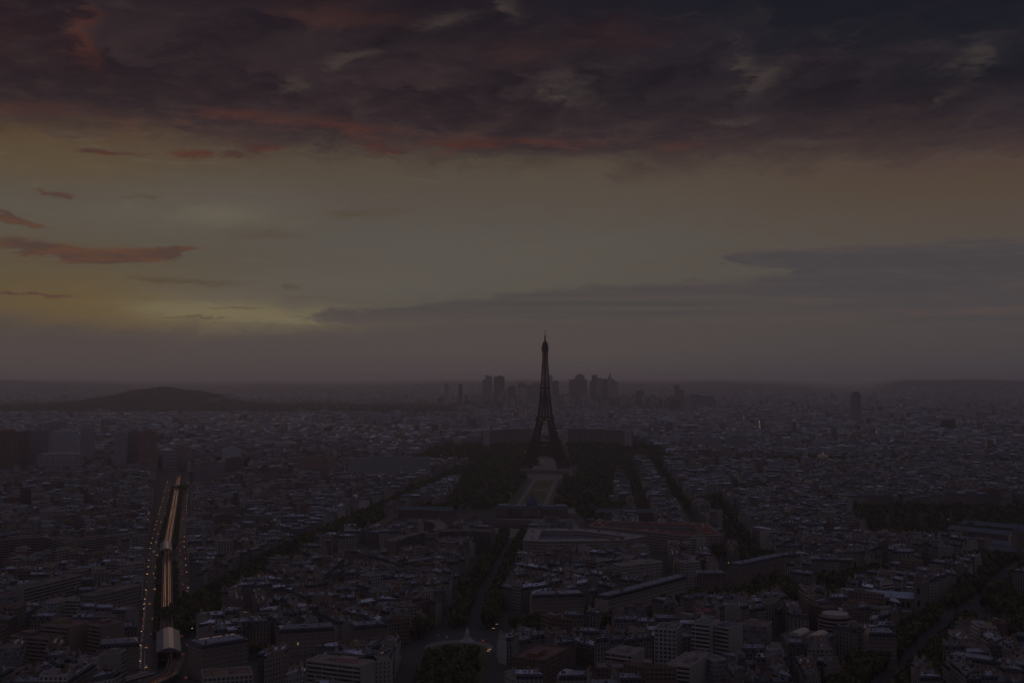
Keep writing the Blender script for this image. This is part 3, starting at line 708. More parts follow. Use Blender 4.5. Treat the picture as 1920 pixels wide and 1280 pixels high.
def lattice_tower():
    """iron lattice tower 330 m high"""
    base = (77.0, 2745.0); root = thing('lattice_tower', 'tall dark iron lattice tower rising above the park and the whole city', 'tower', (*base, 7.5), math.radians(-4.3))
    ow = [(0, 58), (15, 51), (30, 44), (45, 37.8), (57, 33.4), (72, 28.6), (90, 23.4), (115, 17.4), (140, 13.9), (165, 11.3), (190, 9.2), (215, 7.6), (240, 6.3), (260, 5.6), (276, 5.0)]
    lw = [(0, 25), (57, 17.5), (90, 13.5), (115, 11.2), (150, 8.0), (190, 9.2)]
    def ip(t, z):
        for (z0, a), (z1, b) in zip(t, t[1:]):
            if z <= z1: return a + (b - a) * (z - z0) / (z1 - z0)
        return t[-1][1]
    IR = 'iron'
    def pier(sx, sy):
        mb = MB(); lv = [0, 11, 22, 33, 44, 55, 62, 72, 82, 92, 102, 113]
        def corner(z, i, j):
            o = ip(ow, z); l = ip(lw, z); return (sx * (o - l * i), sy * (o - l * j), z)
        for a, b in zip(lv, lv[1:]):
            w = 2.2 if a < 57 else 1.9
            for i in (0, 1):
                for j in (0, 1): mb.bar(corner(a, i, j), corner(b, i, j), w, IR)
            for (i, j), (k, l) in (((0, 0), (1, 0)), ((0, 0), (0, 1)), ((1, 1), (1, 0)), ((1, 1), (0, 1))):
                m = 1.15 if a < 57 else 1.05
                mb.bar(corner(a, i, j), corner(b, k, l), m, IR); mb.bar(corner(a, k, l), corner(b, i, j), m, IR); mb.bar(corner(b, i, j), corner(b, k, l), m, IR)
                h = (a + b) / 2; mb.bar(corner(h, i, j), corner(h, k, l), .9, IR)
        mb.box((sx * (58 - 12.5), sy * (58 - 12.5), -1), (27, 27, 5), 0, 'stone', (0.25, 0.23, 0.2))
        return mb
    for sx in (-1, 1):
        for sy in (-1, 1): obj('leg', pier(sx, sy), root)
    # shaft above the second floor
    mb = MB(); lv = [118]; 
    while lv[-1] < 272: lv.append(lv[-1] + max(5.0, ip(ow, lv[-1]) * .78))
    for a, b in zip(lv, lv[1:]):
        A = ip(ow, a); B = ip(ow, b); la = ip(lw, a) if a < 190 else A; lb = ip(lw, b) if b < 190 else B
        for rot in range(4):
            c, s = (1, 0, -1, 0)[rot], (0, 1, 0, -1)[rot]; R = lambda x, y: (x * c - y * s, x * s + y * c)
            def q(x, y, z): p = R(x, y); return (p[0], p[1], z)
            mb.bar(q(A, -A, a), q(B, -B, b), 1.9 if a < 200 else 1.6, IR)
            mb.bar(q(-B, -B, b), q(B, -B, b), 1.2, IR); mb.bar(q(-A, -A, (a + b) / 2), q(A, -A, (a + b) / 2), .5, IR)
            for sg in (-1, 1):
                if a < 185:
                    mb.bar(q(sg * (A - la), -A, a), q(sg * (B - lb), -B, b), 1.5, IR)
                    mb.bar(q(sg * A, -A, a), q(sg * (B - lb), -B, b), .95, IR); mb.bar(q(sg * (A - la), -A, a), q(sg * B, -B, b), .95, IR)
                else: mb.bar(q(sg * A, -A, a), q(-sg * B, -B, b), 1.1, IR)
        mb.bar((0, 0, a), (0, 0, b), 4.2 if a < 200 else 3.0, IR)
    obj('shaft', mb, root)
    def plat(z, hw, h, gal, inner):
        mb = MB()
        for k in range(4):
            rz = k * math.pi / 2; mb.box((math.sin(rz) * (hw - inner / 2), -math.cos(rz) * (hw - inner / 2), z), (2 * hw, inner, h), rz, IR)
        mb.box((0, 0, z + h), (2 * hw + gal, 2 * hw + gal, 1.0), 0, IR) if inner * 2 >= hw * 1.9 else None
        for k in range(4):
            rz = k * math.pi / 2; cx, cy = math.sin(rz), -math.cos(rz)
            mb.box((cx * (hw + gal / 2), cy * (hw + gal / 2), z + h * .55), (2 * hw + 2 * gal, gal * 1.0, h * .18), rz, IR)
            n = 22 if hw > 25 else 14
            for i in range(n):
                t = ((i + .5) / n * 2 - 1) * hw; px, py = cx * (hw + .6), cy * (hw + .6)
                mb.box((px + math.cos(rz) * t, py + math.sin(rz) * t, z - 1.5), (.6, .6, h + 3.2), rz, IR)
            mb.box((cx * (hw + .5), cy * (hw + .5), z + h + 1.6), (2 * hw, .6, 1.2), rz, IR)
        return mb
    obj('platform', plat(52.5, 35.3, 6.5, 1.6, 13), root); obj('platform', plat(112, 19.6, 5.5, 1.3, 19), root)
    pv = MB()
    for k in range(4):
        rz = k * math.pi / 2; pv.box((math.sin(rz) * 24, -math.cos(rz) * 24, 59.2), (30, 8, 5.5), rz, 'glass_dark')
    obj('pavilion', pv, root)
    bd = MB()                                # deep trusses under the first platform
    for k in range(4):
        rz = k * math.pi / 2; cx, cy = math.sin(rz), -math.cos(rz); tx, ty = math.cos(rz), math.sin(rz); hw = 35.5
        P = lambda t, z, hw=hw: (cx * hw + tx * t, cy * hw + ty * t, z)
        n = 12
        for z in (38, 44.5, 50): bd.bar(P(-37, z), P(37, z), 2.0, IR)
        for i in range(n):
            a = -36 + 72 * i / n; b = -36 + 72 * (i + 1) / n
            bd.bar(P(a, 38), P(b, 44.5), 1.2, IR); bd.bar(P(b, 38), P(a, 44.5), 1.2, IR); bd.bar(P(a, 44.5), P(b, 50), 1.4, IR); bd.bar(P(b, 44.5), P(a, 50), 1.0, IR); bd.bar(P(a, 38), P(a, 52), 1.3, IR)
        # decorative arch
        prev = None
        for i in range(25):
            t = math.pi * i / 24; o_ = (-37.0 * math.cos(t), 6 + 32.0 * math.sin(t)); n_ = (-32.5 * math.cos(t), 6 + 27.5 * math.sin(t))
            hwz = ip(ow, max(0, o_[1])) - 1.0
            cur = (P(o_[0], o_[1], hwz), P(n_[0], n_[1], hwz))
            if prev: bd.bar(prev[0], cur[0], 1.9, IR); bd.bar(prev[1], cur[1], 1.9, IR); bd.bar(prev[0], cur[1], .8, IR); bd.bar(prev[1], cur[0], .8, IR)
            bd.bar(cur[0], cur[1], .8, IR)
            if o_[1] > 20: bd.bar(cur[0], P(o_[0], 45), 1.0, IR)
            prev = cur
    obj('arch', bd, root)
    tb = MB(); tb.box((0, 0, 186), (16, 16, 2.2), 0, IR)
    obj('platform', tb, root)
    cb = MB(); cb.box((0, 0, 270), (11.5, 11.5, 2), 0, IR); cb.box((0, 0, 272), (15.5, 15.5, 5), 0, IR); cb.box((0, 0, 277), (17.5, 17.5, 1.6), 0, IR); cb.box((0, 0, 278.6), (14.5, 14.5, 6), 0, IR); cb.box((0, 0, 284.6), (16, 16, 1.2), 0, IR)
    cb.box((0, 0, 285.8), (11, 11, 3), 0, IR); cb.lathe((0, 0, 288.6), [(6.6, 0), (6.2, 2), (4.8, 4.4), (3.0, 5.8), (2.4, 8), (1.8, 9)], 12, IR); obj('cabin', cb, root)
    an = MB(); an.lathe((0, 0, 297), [(1.7, 0), (1.7, 9), (1.1, 9.5), (1.1, 14), (.6, 14.5), (.55, 23), (0, 23.2)], 8, IR)
    an.box((0, 0, 319.3), (3.4, .6, .8), 0, IR); an.box((0, 0, 306), (4.5, 4.5, 1), .4, IR); obj('antenna', an, root)
    lp = MB()
    for x in (-6, -1, 4): lp.box((x, -36.9, 57), (3.6, .4, .3), 0, 'window_lit')
    for x in (-9, 3, 9): lp.box((x, -21.5, 115), (.9, .4, .5), 0, 'lamp_warm')
    obj('lamp', lp, root)
    OCC.append((77, 2745, 95))
lattice_tower()

def school():
    wt = (0.17, 0.13, 0.115)
    c = G(983, 972); cx, cy = c[0], 1850.0; ang = math.radians(-4.3)
    root = thing('domed_school', 'wide columned palace with a square slate dome at the foot of the park', 'building', (cx + 12, cy, 0), ang)
    w, r = MB(), MB()
    def seg(x0, x1, y0, y1, h, mb, roofh):
        P = [(x0, y0), (x1, y0), (x1, y1), (x0, y1)]; n = round((x1 - x0) / 4.2); m = max(1, round((y1 - y0) / 4.2)); nf = 3
        mb.prism(P, 0, h, 'facade', wt, uvs=[[(0, 0), (k, 0), (k, nf), (0, nf)] for k in (n, m, n, m)])
        i = roofh * .6; q = [(x0, y0), (x1, y0), (x1, y1), (x0, y1)]; t = [(x0 + i, y0 + i), (x1 - i, y0 + i), (x1 - i, y1 - i), (x0 + i, y1 - i)]
        for k in range(4):
            a, b = q[k], q[(k + 1) % 4]; d, e_ = t[(k + 1) % 4], t[k]
            r.face([(a[0], a[1], h), (b[0], b[1], h), (d[0], d[1], h + roofh), (e_[0], e_[1], h + roofh)], 'slate', (0.07, 0.085, 0.12))
        r.face([(p[0], p[1], h + roofh) for p in t], 'zinc', (0.16, 0.19, 0.25))
    seg(-52, 52, 0, 18, 14, w, 4); seg(-14, 14, -4, 20, 17, w, 2); seg(34, 56, -7, 20, 15, w, 4.5); seg(-56, -34, -7, 20, 15, w, 4.5)
    obj('wall', w, root); rf = obj('roof', r, root)
    d = MB(); s = 9.0; pr_ = [(s, 17), (s * .97, 21), (s * .88, 25), (s * .7, 28.5), (s * .42, 31), (s * .2, 32), (s * .16, 35), (0.2, 37)]
    for (a, z0), (b, z1) in zip(pr_, pr_[1:]):
        for k in range(4):
            g = lambda rr, kk, z: (rr * (1, 1, -1, -1)[kk % 4], 8 + rr * (-1, 1, 1, -1)[kk % 4], z)
            d.face([g(a, k, z0), g(a, k + 1, z0), g(b, k + 1, z1), g(b, k, z1)], 'slate', (0.06, 0.085, 0.14))
    obj('dome', d, rf)
    co = [MB() for _ in range(8)]
    for i, m in enumerate(co): m.lathe((-11.9 + i * 3.4, -5.5, 3), [(.9, 0), (.8, 10)], 8, 'stone', (0.3, 0.26, 0.23)); obj('column', m, root)
    pd = MB(); pd.box((0, -5.5, 13), (27, 2.6, 1.6), 0, 'stone', wt); pd.face([(-13.5, -6.9, 14.6), (13.5, -6.9, 14.6), (0, -6.9, 18.5)], 'stone', wt); obj('pediment', pd, root)
    OCC.append((cx, cy + 10, 75))
school()

def long_hall(u0, v0, u1, v1, h, dep, wt, rt, label, name='long_hall', pav=False):
    A, B = G(u0, v0, h), G(u1, v1, h); L = dist(A, B); ang = math.atan2(B[1] - A[1], B[0] - A[0])
    root = thing(name, label, 'building', (A[0], A[1], 0), ang)
    w, r = MB(), MB(); n = round(L / 4); w.prism([(0, 0), (L, 0), (L, dep), (0, dep)], 0, h - 4, 'facade', wt, uvs=[[(0, 0), (k, 0), (k, 3), (0, 3)] for k in (n, 4, n, 4)])
    z = h - 4
    r.face([(0, 0, z), (L, 0, z), (L - 3, dep / 2, h + 1), (3, dep / 2, h + 1)], 'slate', rt); r.face([(L, dep, z), (0, dep, z), (3, dep / 2, h + 1), (L - 3, dep / 2, h + 1)], 'slate', rt)
    r.face([(L, 0, z), (L, dep, z), (L - 3, dep / 2, h + 1)], 'slate', rt); r.face([(0, dep, z), (0, 0, z), (3, dep / 2, h + 1)], 'slate', rt)
    obj('wall', w, root); obj('roof', r, root)
    if pav:
        p = MB(); p.box((L / 2, dep / 2 - 1, 0), (20, dep + 5, h + 1), 0, 'facade', wt, top='zinc', tt=rt); p.box((L / 2, dep / 2 - 1, h + 1), (14, 10, 3), 0, 'slate', rt); obj('pavilion', p, root)
    occupy([A, B, (B[0] - dep * math.sin(ang), B[1] + dep * math.cos(ang)), (A[0] - dep * math.sin(ang), A[1] + dep * math.cos(ang))], 3)
bl = (0.075, 0.11, 0.125)
long_hall(735, 950, 850, 952, 16, 14, (0.15, 0.12, 0.11), bl, 'long barrack wing with a greenish slate roof, on the railway side of the domed palace')
long_hall(1118, 955, 1240, 956, 18, 14, (0.17, 0.14, 0.125), bl, 'long barrack wing with a central pavilion, on the red-roofed ministry side of the domed palace', pav=True)
long_hall(845, 985, 895, 958, 14, 10, (0.13, 0.10, 0.10), (0.08, 0.06, 0.07), 'short slanting wing enclosing the palace yard')
long_hall(700, 990, 745, 962, 14, 12, (0.2, 0.13, 0.10), (0.10, 0.07, 0.07), 'low slanting barrack wing with warm light at its foot')
long_hall(760, 972, 800, 975, 13, 12, (0.2, 0.14, 0.12), (0.12, 0.11, 0.12), 'small low barrack hall between the two longer wings')
long_hall(830, 972, 1000, 977, 11, 8, (0.13, 0.10, 0.10), (0.075, 0.06, 0.065), 'thin low wing across the forecourt of the domed palace')

def ring(outer_px, h, wd, wt, rt, label, court=None):
    P = [G(u, v, h) for u, v in outer_px]; cx = sum(p[0] for p in P) / len(P); cy = sum(p[1] for p in P) / len(P); org = (cx, cy, 0)
    a2 = sum(P[i][0] * P[(i + 1) % len(P)][1] - P[(i + 1) % len(P)][0] * P[i][1] for i in range(len(P)))
    if a2 < 0: P = P[::-1]
    root = thing('ring_building', label, 'building', org); w, r = MB(), MB(); n = len(P)
    Q = []
    for i in range(n):
        a, b, c = P[i - 1], P[i], P[(i + 1) % n]; d1 = inset_edge(a, b, 1); d2 = inset_edge(b, c, 1); dot = d1[0] * d2[0] + d1[1] * d2[1]
        f = wd / max(.35, (1 + dot)); Q.append((b[0] + (d1[0] + d2[0]) * f, b[1] + (d1[1] + d2[1]) * f))
    nf = round(h / 3.4)
    for i in range(n):
        a, b, c, d = P[i], P[(i + 1) % n], Q[(i + 1) % n], Q[i]
        k = max(1, round(dist(a, b) / 2.8))
        w.face([(*a, 0), (*b, 0), (*b, h), (*a, h)], 'facade_grid', wt, [(0, 0), (k, 0), (k, nf), (0, nf)])
        w.face([(*c, 0), (*d, 0), (*d, h), (*c, h)], 'facade_grid', wt, [(0, 0), (k, 0), (k, nf), (0, nf)])
        r.face([(*a, h), (*b, h), (*c, h), (*d, h)], 'flatroof', rt)
        ang = math.atan2(b[1] - a[1], b[0] - a[0]); L = dist(a, b); m = lerp(a, b, .5)
        r.box((m[0] + inset_edge(a, b, .3)[0], m[1] + inset_edge(a, b, .3)[1], h), (L, .6, .9), ang, 'plaster', (.36, .33, .3))
        for e in range(int(L / 16)):
            t = (e + .5) / int(L / 16); s = lerp(lerp(a, b, t), lerp(d, c, t), rng.uniform(.35, .65)); r.box((*s, h), (rng.uniform(2, 7), rng.uniform(2, 4), rng.uniform(1, 2.4)), ang, 'plaster', rng.choice([wt, (.2, .09, .07), (.4, .37, .34)]))
    if court: r.face([(*q, h - 7) for q in Q], 'zinc', court)
    obj('wall', w, root, off=org); obj('roof', r, root, off=org); occupy([P[0], P[n // 4], P[n // 2], P[3 * n // 4]], 8)
    for q in P: OCC.append((q[0] * .8 + cx * .2, q[1] * .8 + cy * .2, 28))
ring([(980, 1013), (1018, 1015), (1168, 1013), (1212, 1005), (1120, 994), (1085, 991), (992, 991)], 25, 17, (0.30, 0.27, 0.24), (0.30, 0.28, 0.28), 'pale many-sided ministry block with light roofs around dark glazed courts', (0.10, 0.12, 0.16))
ring([(1104, 986), (1211, 996), (1281, 1004), (1353, 1003), (1324, 981), (1200, 978), (1120, 976)], 25, 18, (0.29, 0.25, 0.21), (0.17, 0.045, 0.035), 'many-sided ministry block with dark red roofs, at the wooded avenue', (0.12, 0.05, 0.045))

def curved_office():
    wt = (0.12, 0.10, 0.095); root = thing('curved_office', 'long curved office slab with dark banded windows and a pale end wall', 'building', (-80, 1440, 0)); org = (-80, 1440, 0)
    w, r = MB(), MB()
    f = [G(u, v, 28) for u, v in ((744, 1014), (762, 1007), (785, 1001), (815, 997), (850, 995), (885, 995), (920, 997))]
    poly_slab(w, f, 15, 3.5, 28, wt, (0.13, 0.115, 0.11), 'facade_band', wallmb=r)
    f2 = [G(u, v, 28) for u, v in ((800, 999), (812, 992), (818, 985), (812, 979), (795, 975))]
    poly_slab(w, f2[::-1], 14, 3.5, 28, wt, (0.16, 0.14, 0.13), 'facade_band', wallmb=r)
    for k in range(14):
        t = k / 13; i = min(5, int(t * 6)); p = lerp(f[i], f[i + 1], t * 6 - i); w.box((p[0], p[1] + 4, 0), (1.4, 2, 3.6), 0, 'plaster', (.25, .24, .22))
    for k in range(7): p = f[k]; r.box((p[0] + 3, p[1] + 7, 28), (5, 4, 2.0), 0, 'plaster', (.2, .18, .17))
    obj('wall', w, root, off=org); obj('roof', r, root, off=org)
    for p in f: OCC.append((p[0], p[1] + 8, 24))
    for p in f2: OCC.append((p[0], p[1] + 8, 22))
curved_office()

def ribbed_hall():
    A = G(640, 1040, 14); B = G(682, 1040, 14); C = G(712, 1019, 14); D = G(655, 1019, 14); org = (A[0], A[1], 0)
    root = thing('ribbed_hall', 'low hall under a folded roof of pale green ribs beside the wooded avenue', 'building', org)
    w, r = MB(), MB(); w.prism([A, B, C, D], 0, 12, 'plaster', (.2, .19, .17)); n = 11
    for k in range(n):
        for s, (t0, t1) in enumerate(((k / n, (k + .5) / n), ((k + .5) / n, (k + 1) / n))):
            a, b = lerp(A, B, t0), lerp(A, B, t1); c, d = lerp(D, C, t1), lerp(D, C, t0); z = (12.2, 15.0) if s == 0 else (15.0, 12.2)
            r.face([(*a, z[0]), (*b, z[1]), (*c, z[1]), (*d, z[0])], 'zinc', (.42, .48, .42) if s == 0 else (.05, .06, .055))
    obj('wall', w, root, off=org); obj('roof', r, root, off=org); occupy([A, B, C, D], 8)
ribbed_hall()

def church():
    A, B = G(1579, 1113, 20), G(1714, 1122, 20); L = dist(A, B); ang = math.atan2(B[1] - A[1], B[0] - A[0])
    root = thing('church', 'long stone church with arched windows and a pale ridge roof', 'church', (*A, 0), ang); wt = (0.17, 0.145, 0.125); rt = (0.30, 0.35, 0.45)
    w, r = MB(), MB(); w.prism([(0, 0), (L, 0), (L, 14), (0, 14)], 0, 20, 'plaster', wt); w.prism([(-2, -8), (L - 2, -8), (L - 2, 0), (-2, 0)], 0, 9.5, 'plaster', wt, 'zinc', rt)
    w.prism([(L * .27, -9), (L * .43, -9), (L * .43, 14), (L * .27, 14)], 0, 20.2, 'plaster', wt)
    r.face([(-1, -1, 20), (L, -1, 20), (L, 7, 24.5), (-1, 7, 24.5)], 'zinc', rt); r.face([(L, 15, 20), (-1, 15, 20), (-1, 7, 24.5), (L, 7, 24.5)], 'zinc', rt); r.face([(-1, 15, 20), (-1, -1, 20), (-1, 7, 24.5)], 'plaster', wt)
    x0, x1 = L * .26, L * .44; xm = (x0 + x1) / 2
    r.face([(x0, -9.8, 20), (xm, -9.8, 24), (xm, 7, 24.9), (x0, 7, 20.6)], 'zinc', rt); r.face([(xm, -9.8, 24), (x1, -9.8, 20), (x1, 7, 20.6), (xm, 7, 24.9)], 'zinc', rt); r.face([(x0, -9.8, 20), (x1, -9.8, 20), (xm, -9.8, 24)], 'plaster', wt)
    obj('wall', w, root); obj('roof', r, root)
    am = MB(); pts = [(-1.5, 0), (1.5, 0), (1.5, 4.2)] + [(1.5 * math.cos(t), 4.2 + 1.5 * math.sin(t)) for t in (math.pi / 4, math.pi / 2, 3 * math.pi / 4)] + [(-1.5, 4.2)]
    am.face([(x, 0, z) for x, z in pts], 'glass_dark'); me = am.mesh('arched_window')
    for t in (.05, .12, .19, .5, .57, .64, .71, .78, .85, .92): link('arched_window', me, root, (L * t, -.06, 11.5))
    rw = MB(); rw.face([(2.6 * math.cos(t), 0, 2.6 * math.sin(t)) for t in [k * math.pi / 8 for k in range(16)]], 'glass_dark'); obj('round_window', rw, root, (xm, -9.08, 14.5))
    for dy in (-3, 12):
        t = MB(); t.prism([(L, dy), (L + 8, dy), (L + 8, dy + 8), (L, dy + 8)], 0, 34, 'plaster', wt); t.box((L + 4, dy + 4, 34), (9, 9, 1), 0, 'stone', wt)
        t.box((L + 4, dy + 4, 35), (5.5, 5.5, 5), 0, 'stone', wt); t.lathe((L + 4, dy + 4, 40), [(3.2, 0), (2.2, 2.5), (0, 5)], 8, 'slate', (.08, .1, .13))
        for z in (14, 25): t.face([(L + 4 + 1.3 * x / 1.5, dy - .05, z + zz) for x, zz in pts], 'glass_dark')
        obj('bell_tower', t, root)
    ap = MB(); ap.lathe((-2, 7, 0), [(7, 0), (7, 15), (5, 18.5), (0, 21)], 14, 'zinc', rt); obj('apse', ap, root)
    occupy([A, B, (B[0], B[1] + 15), (A[0], A[1] + 15)], 8); OCC.append((B[0] + 8, B[1], 22))
church()

def skylight_hall():
    A, B = G(1464, 1191, 18), G(1539, 1201, 18); ang = math.atan2(B[1] - A[1], B[0] - A[0]); L = dist(A, B)
    root = thing('skylight_hall', 'framed grey-green hall with two pale arched skylights on its roof', 'building', (*A, 0), ang)
    w, r = MB(), MB(); w.prism([(0, 0), (L, 0), (L, 32), (0, 32)], 0, 18, 'facade_glass', (.17, .19, .19), 'flatroof', (.10, .11, .115), uvs=[[(0, 0), (k, 0), (k, 3), (0, 3)] for k in (8, 8, 8, 8)])
    w.box((L / 2, -.3, 17.2), (L + 1, .6, 1.6), 0, 'plaster', (.13, .16, .17)); w.box((-.3, 16, 17.2), (.6, 32, 1.6), 0, 'plaster', (.13, .16, .17)); w.box((L + .3, 16, 17.2), (.6, 32, 1.6), 0, 'plaster', (.13, .16, .17))
    for k in range(9): w.box((L * k / 8, -.25, 0), (.7, .5, 17), 0, 'plaster', (.2, .22, .22))
    for z in (5.6, 11.4): w.box((L / 2, -.2, z), (L, .4, .6), 0, 'plaster', (.2, .22, .22))
    obj('wall', w, root)
    for x in (L * .12, L * .58):
        s = MB(); n = 8; wd = 9.5
        for i in range(n):
            a, b = math.pi * i / n, math.pi * (i + 1) / n
            f = lambda t: (x + wd / 2 - wd / 2 * math.cos(t), 18.2 + 2.6 * math.sin(t))
            p, q = f(a), f(b); s.face([(p[0], 5, p[1]), (q[0], 5, q[1]), (q[0], 27, q[1]), (p[0], 27, p[1])], 'skylight')
        for yy in (5, 27): s.face([(x + wd / 2 - wd / 2 * math.cos(math.pi * i / n), yy, 18.2 + 2.6 * math.sin(math.pi * i / n)) for i in range(n + 1)], 'skylight')
        obj('skylight', s, root)
    occupy([A, B, (B[0] + 5, B[1] + 32), (A[0] + 5, A[1] + 32)], 6)
skylight_hall()

def round_house():
    c = G(1571, 1158, 24); root = thing('round_fronted_house', 'pale round-fronted house with curved balconies before the church', 'building', (c[0], c[1] + 8, 0))
    w = MB(); n = 22
    for f in range(8):
        z = f * 3; w.lathe((0, 0, z), [(13, 0), (13, 1.3)], n, 'plaster', (.27, .23, .2)); w.lathe((0, 0, z + 1.3), [(12.6, 0), (12.6, 1.7)], n, 'glass_dark')
    w.face([(13 * math.cos(k * 2 * math.pi / n), 13 * math.sin(k * 2 * math.pi / n), 24) for k in range(n)], 'flatroof', (.19, .12, .11)); obj('wall', w, root)
    for f in range(1, 8): b = MB(); b.lathe((0, 0, f * 3 - .2), [(13, 0), (14, 0), (14, 1), (13.8, 1), (13.8, .2), (13, .2)], n, 'stone', (.33, .28, .25)); obj('balcony', b, root)
    cr = MB(); cr.lathe((0, 0, 24), [(10.5, 0), (10.5, 2.6), (0, 3)], n, 'stone', (.36, .31, .29)); obj('attic', cr, root); OCC.append((c[0], c[1] + 8, 20))
round_house()

def monument():
    root = thing('monument', 'pale stone monument with a seated figure at the rim of the roundabout', 'monument', (-37, 985, 0))
    b = MB(); b.lathe((0, 0, 0), [(6, 0), (6, .8), (4.6, .8), (4.6, 1.6), (3.4, 1.6), (3.2, 3), (2.2, 3.2), (2, 6.5), (2.4, 7), (0, 7)], 12, 'stone', (.36, .36, .38)); obj('pedestal', b, root)
    s = MB(); s.lathe((0, 0, 7), [(1.3, 0), (1.4, 1.2), (1.0, 2.6), (.55, 3.3), (.3, 3.6), (.55, 3.9), (.55, 4.4), (0, 4.8)], 10, 'stone', (.4, .4, .42)); s.box((0, -.9, 7), (1.6, 1.6, 1.2), 0, 'stone', (.4, .4, .42)); obj('statue', s, root)
monument()

def palace_wings():
    wt = (0.36, 0.31, 0.30)
    for sgn, (ua, ub), lab in ((-1, (912, 1003), 'curved colonnaded palace wing behind the tower, on the rounded hill side'), (1, (1060, 1178), 'curved colonnaded palace wing behind the tower, on the far skyscraper side')):
        root = thing('colonnaded_wing', lab, 'building', (0, 3300, 0)); org = (0, 3300, 0); w, r = MB(), MB()
        pts = []
        for i in range(13):
            t = i / 12; u = ua + (ub - ua) * t; s = t if sgn > 0 else 1 - t
            Y = 3420 - 150 * s * s; p = at(u, 830, Y); pts.append((p[0], p[1]))
        zt = at(1000, 806, 3300)[2]
        poly_slab(w, pts, 16, terr(0, 3300) - 5, zt, (0.12, 0.105, 0.11), (.22, .2, .2), 'plaster', wallmb=r)
        for i in range(12):
            for e in range(3):
                p = lerp(pts[i], pts[i + 1], (e + .5) / 3); w.box((p[0], p[1] - 1, 0), (1.7, 2, zt), 0, 'stone', wt)
        for i in range(12):
            a, b = pts[i], pts[i + 1]; m = lerp(a, b, .5); w.box((m[0], m[1] - 1, zt - 2), (dist(a, b) + .5, 3, 3.4), math.atan2(b[1] - a[1], b[0] - a[0]), 'stone', wt)
        for e, p in ((0, pts[0]), (1, pts[-1])): w.box((p[0], p[1] + 4, 0), (17, 22, zt + 2), 0, 'stone', wt)
        obj('wall', w, root, off=org); obj('roof', r, root, off=org)
    for p in ((0, 3350), (100, 3420), (200, 3390), (270, 3350), (-60, 3330), (40, 3420), (-20, 3360), (150, 3410), (235, 3370), (310, 3330)): OCC.append((*p, 32))
palace_wings()

def arch():
    p = at(1778, 816, 4040); zt = at(1778, 786, 4040)[2]; z0 = zt - 50; root = thing('triumphal_arch', 'massive square stone arch rising over distant roofs', 'monument', (p[0], 4040, z0), math.radians(12)); wt = (.12, .105, .1)
    m = MB()
    for s in (-1, 1): m.box((s * 15, 0, -8), (14.5, 22, 37), 0, 'stone', wt)
    for k in range(8):
        t = math.pi * k / 8; t2 = math.pi * (k + 1) / 8; a = (-7.75 * math.cos(t), 22 + 7.5 * math.sin(t)); b = (-7.75 * math.cos(t2), 22 + 7.5 * math.sin(t2))
        for y in (-11, 11): m.face([(a[0], y, a[1]), (b[0], y, b[1]), (b[0], y, 30), (a[0], y, 30)], 'stone', wt)
        m.face([(a[0], -11, a[1]), (b[0], -11, b[1]), (b[0], 11, b[1]), (a[0], 11, a[1])], 'stone', wt)
    m.box((0, 0, 29.2), (44.5, 22, 9), 0, 'stone', wt); obj('pier', m, root); t = MB(); t.box((0, 0, 38), (47, 24.5, 1.8), 0, 'stone', wt); t.box((0, 0, 39.8), (43, 21, 10.2), 0, 'stone', wt); obj('attic', t, root); OCC.append((p[0], 4040, 45))
arch()

def domes_church():
    p = at(1543, 866, 2950); root = thing('domed_church', 'small white church with clustered golden onion domes on the river bank', 'church', (p[0], 2950, 0)); m = MB(); m.box((0, 0, 0), (22, 20, 18), 0, 'stone', (.55, .52, .48)); obj('wall', m, root)
    for x, y, s in ((0, 0, 1.5), (-8, -6, .8), (8, -6, .8), (-8, 6, .8), (8, 6, .8)):
        d = MB(); d.lathe((x, y, 18), [(2.6 * s, 0), (2.6 * s, 3 * s), (3.3 * s, 5 * s), (2.8 * s, 7 * s), (1.2 * s, 9 * s), (.2, 11.5 * s)], 12, 'gold'); obj('dome', d, root)
    OCC.append((p[0], 2950, 30))
domes_church()

def old_hospital():
    wt, rt = (.15, .12, .10), (.10, .12, .16)
    long_hall(1752, 1000, 1920, 1021, 16, 16, wt, rt, 'long slate-roofed hospital wing facing the gravel garden', 'hospital_wing')
    long_hall(1775, 985, 1935, 1002, 16, 14, wt, rt, 'slate-roofed hospital wing across the second court', 'hospital_wing')
    long_hall(1850, 1024, 1940, 1032, 15, 14, wt, rt, 'short hospital wing beside the forecourt hedges', 'hospital_wing')
    long_hall(1800, 976, 1945, 988, 16, 12, wt, rt, 'rearmost hospital wing among the trees', 'hospital_wing')
    root = thing('stone_tower', 'square stone pavilion tower at the end of the hospital wings', 'building', (*G(1912, 1035, 10), 0)); m = MB(); m.box((0, 0, 0), (12, 14, 34), 0, 'plaster', wt, top='slate', tt=rt); m.box((0, 0, 34), (13, 15, 1.2), 0, 'stone', wt); obj('wall', m, root)
    d = MB(); d.lathe((0, 0, 35.2), [(6.4, 0), (5, 4), (2, 7), (0, 9)], 12, 'slate', rt); obj('roof', d, root)
old_hospital()

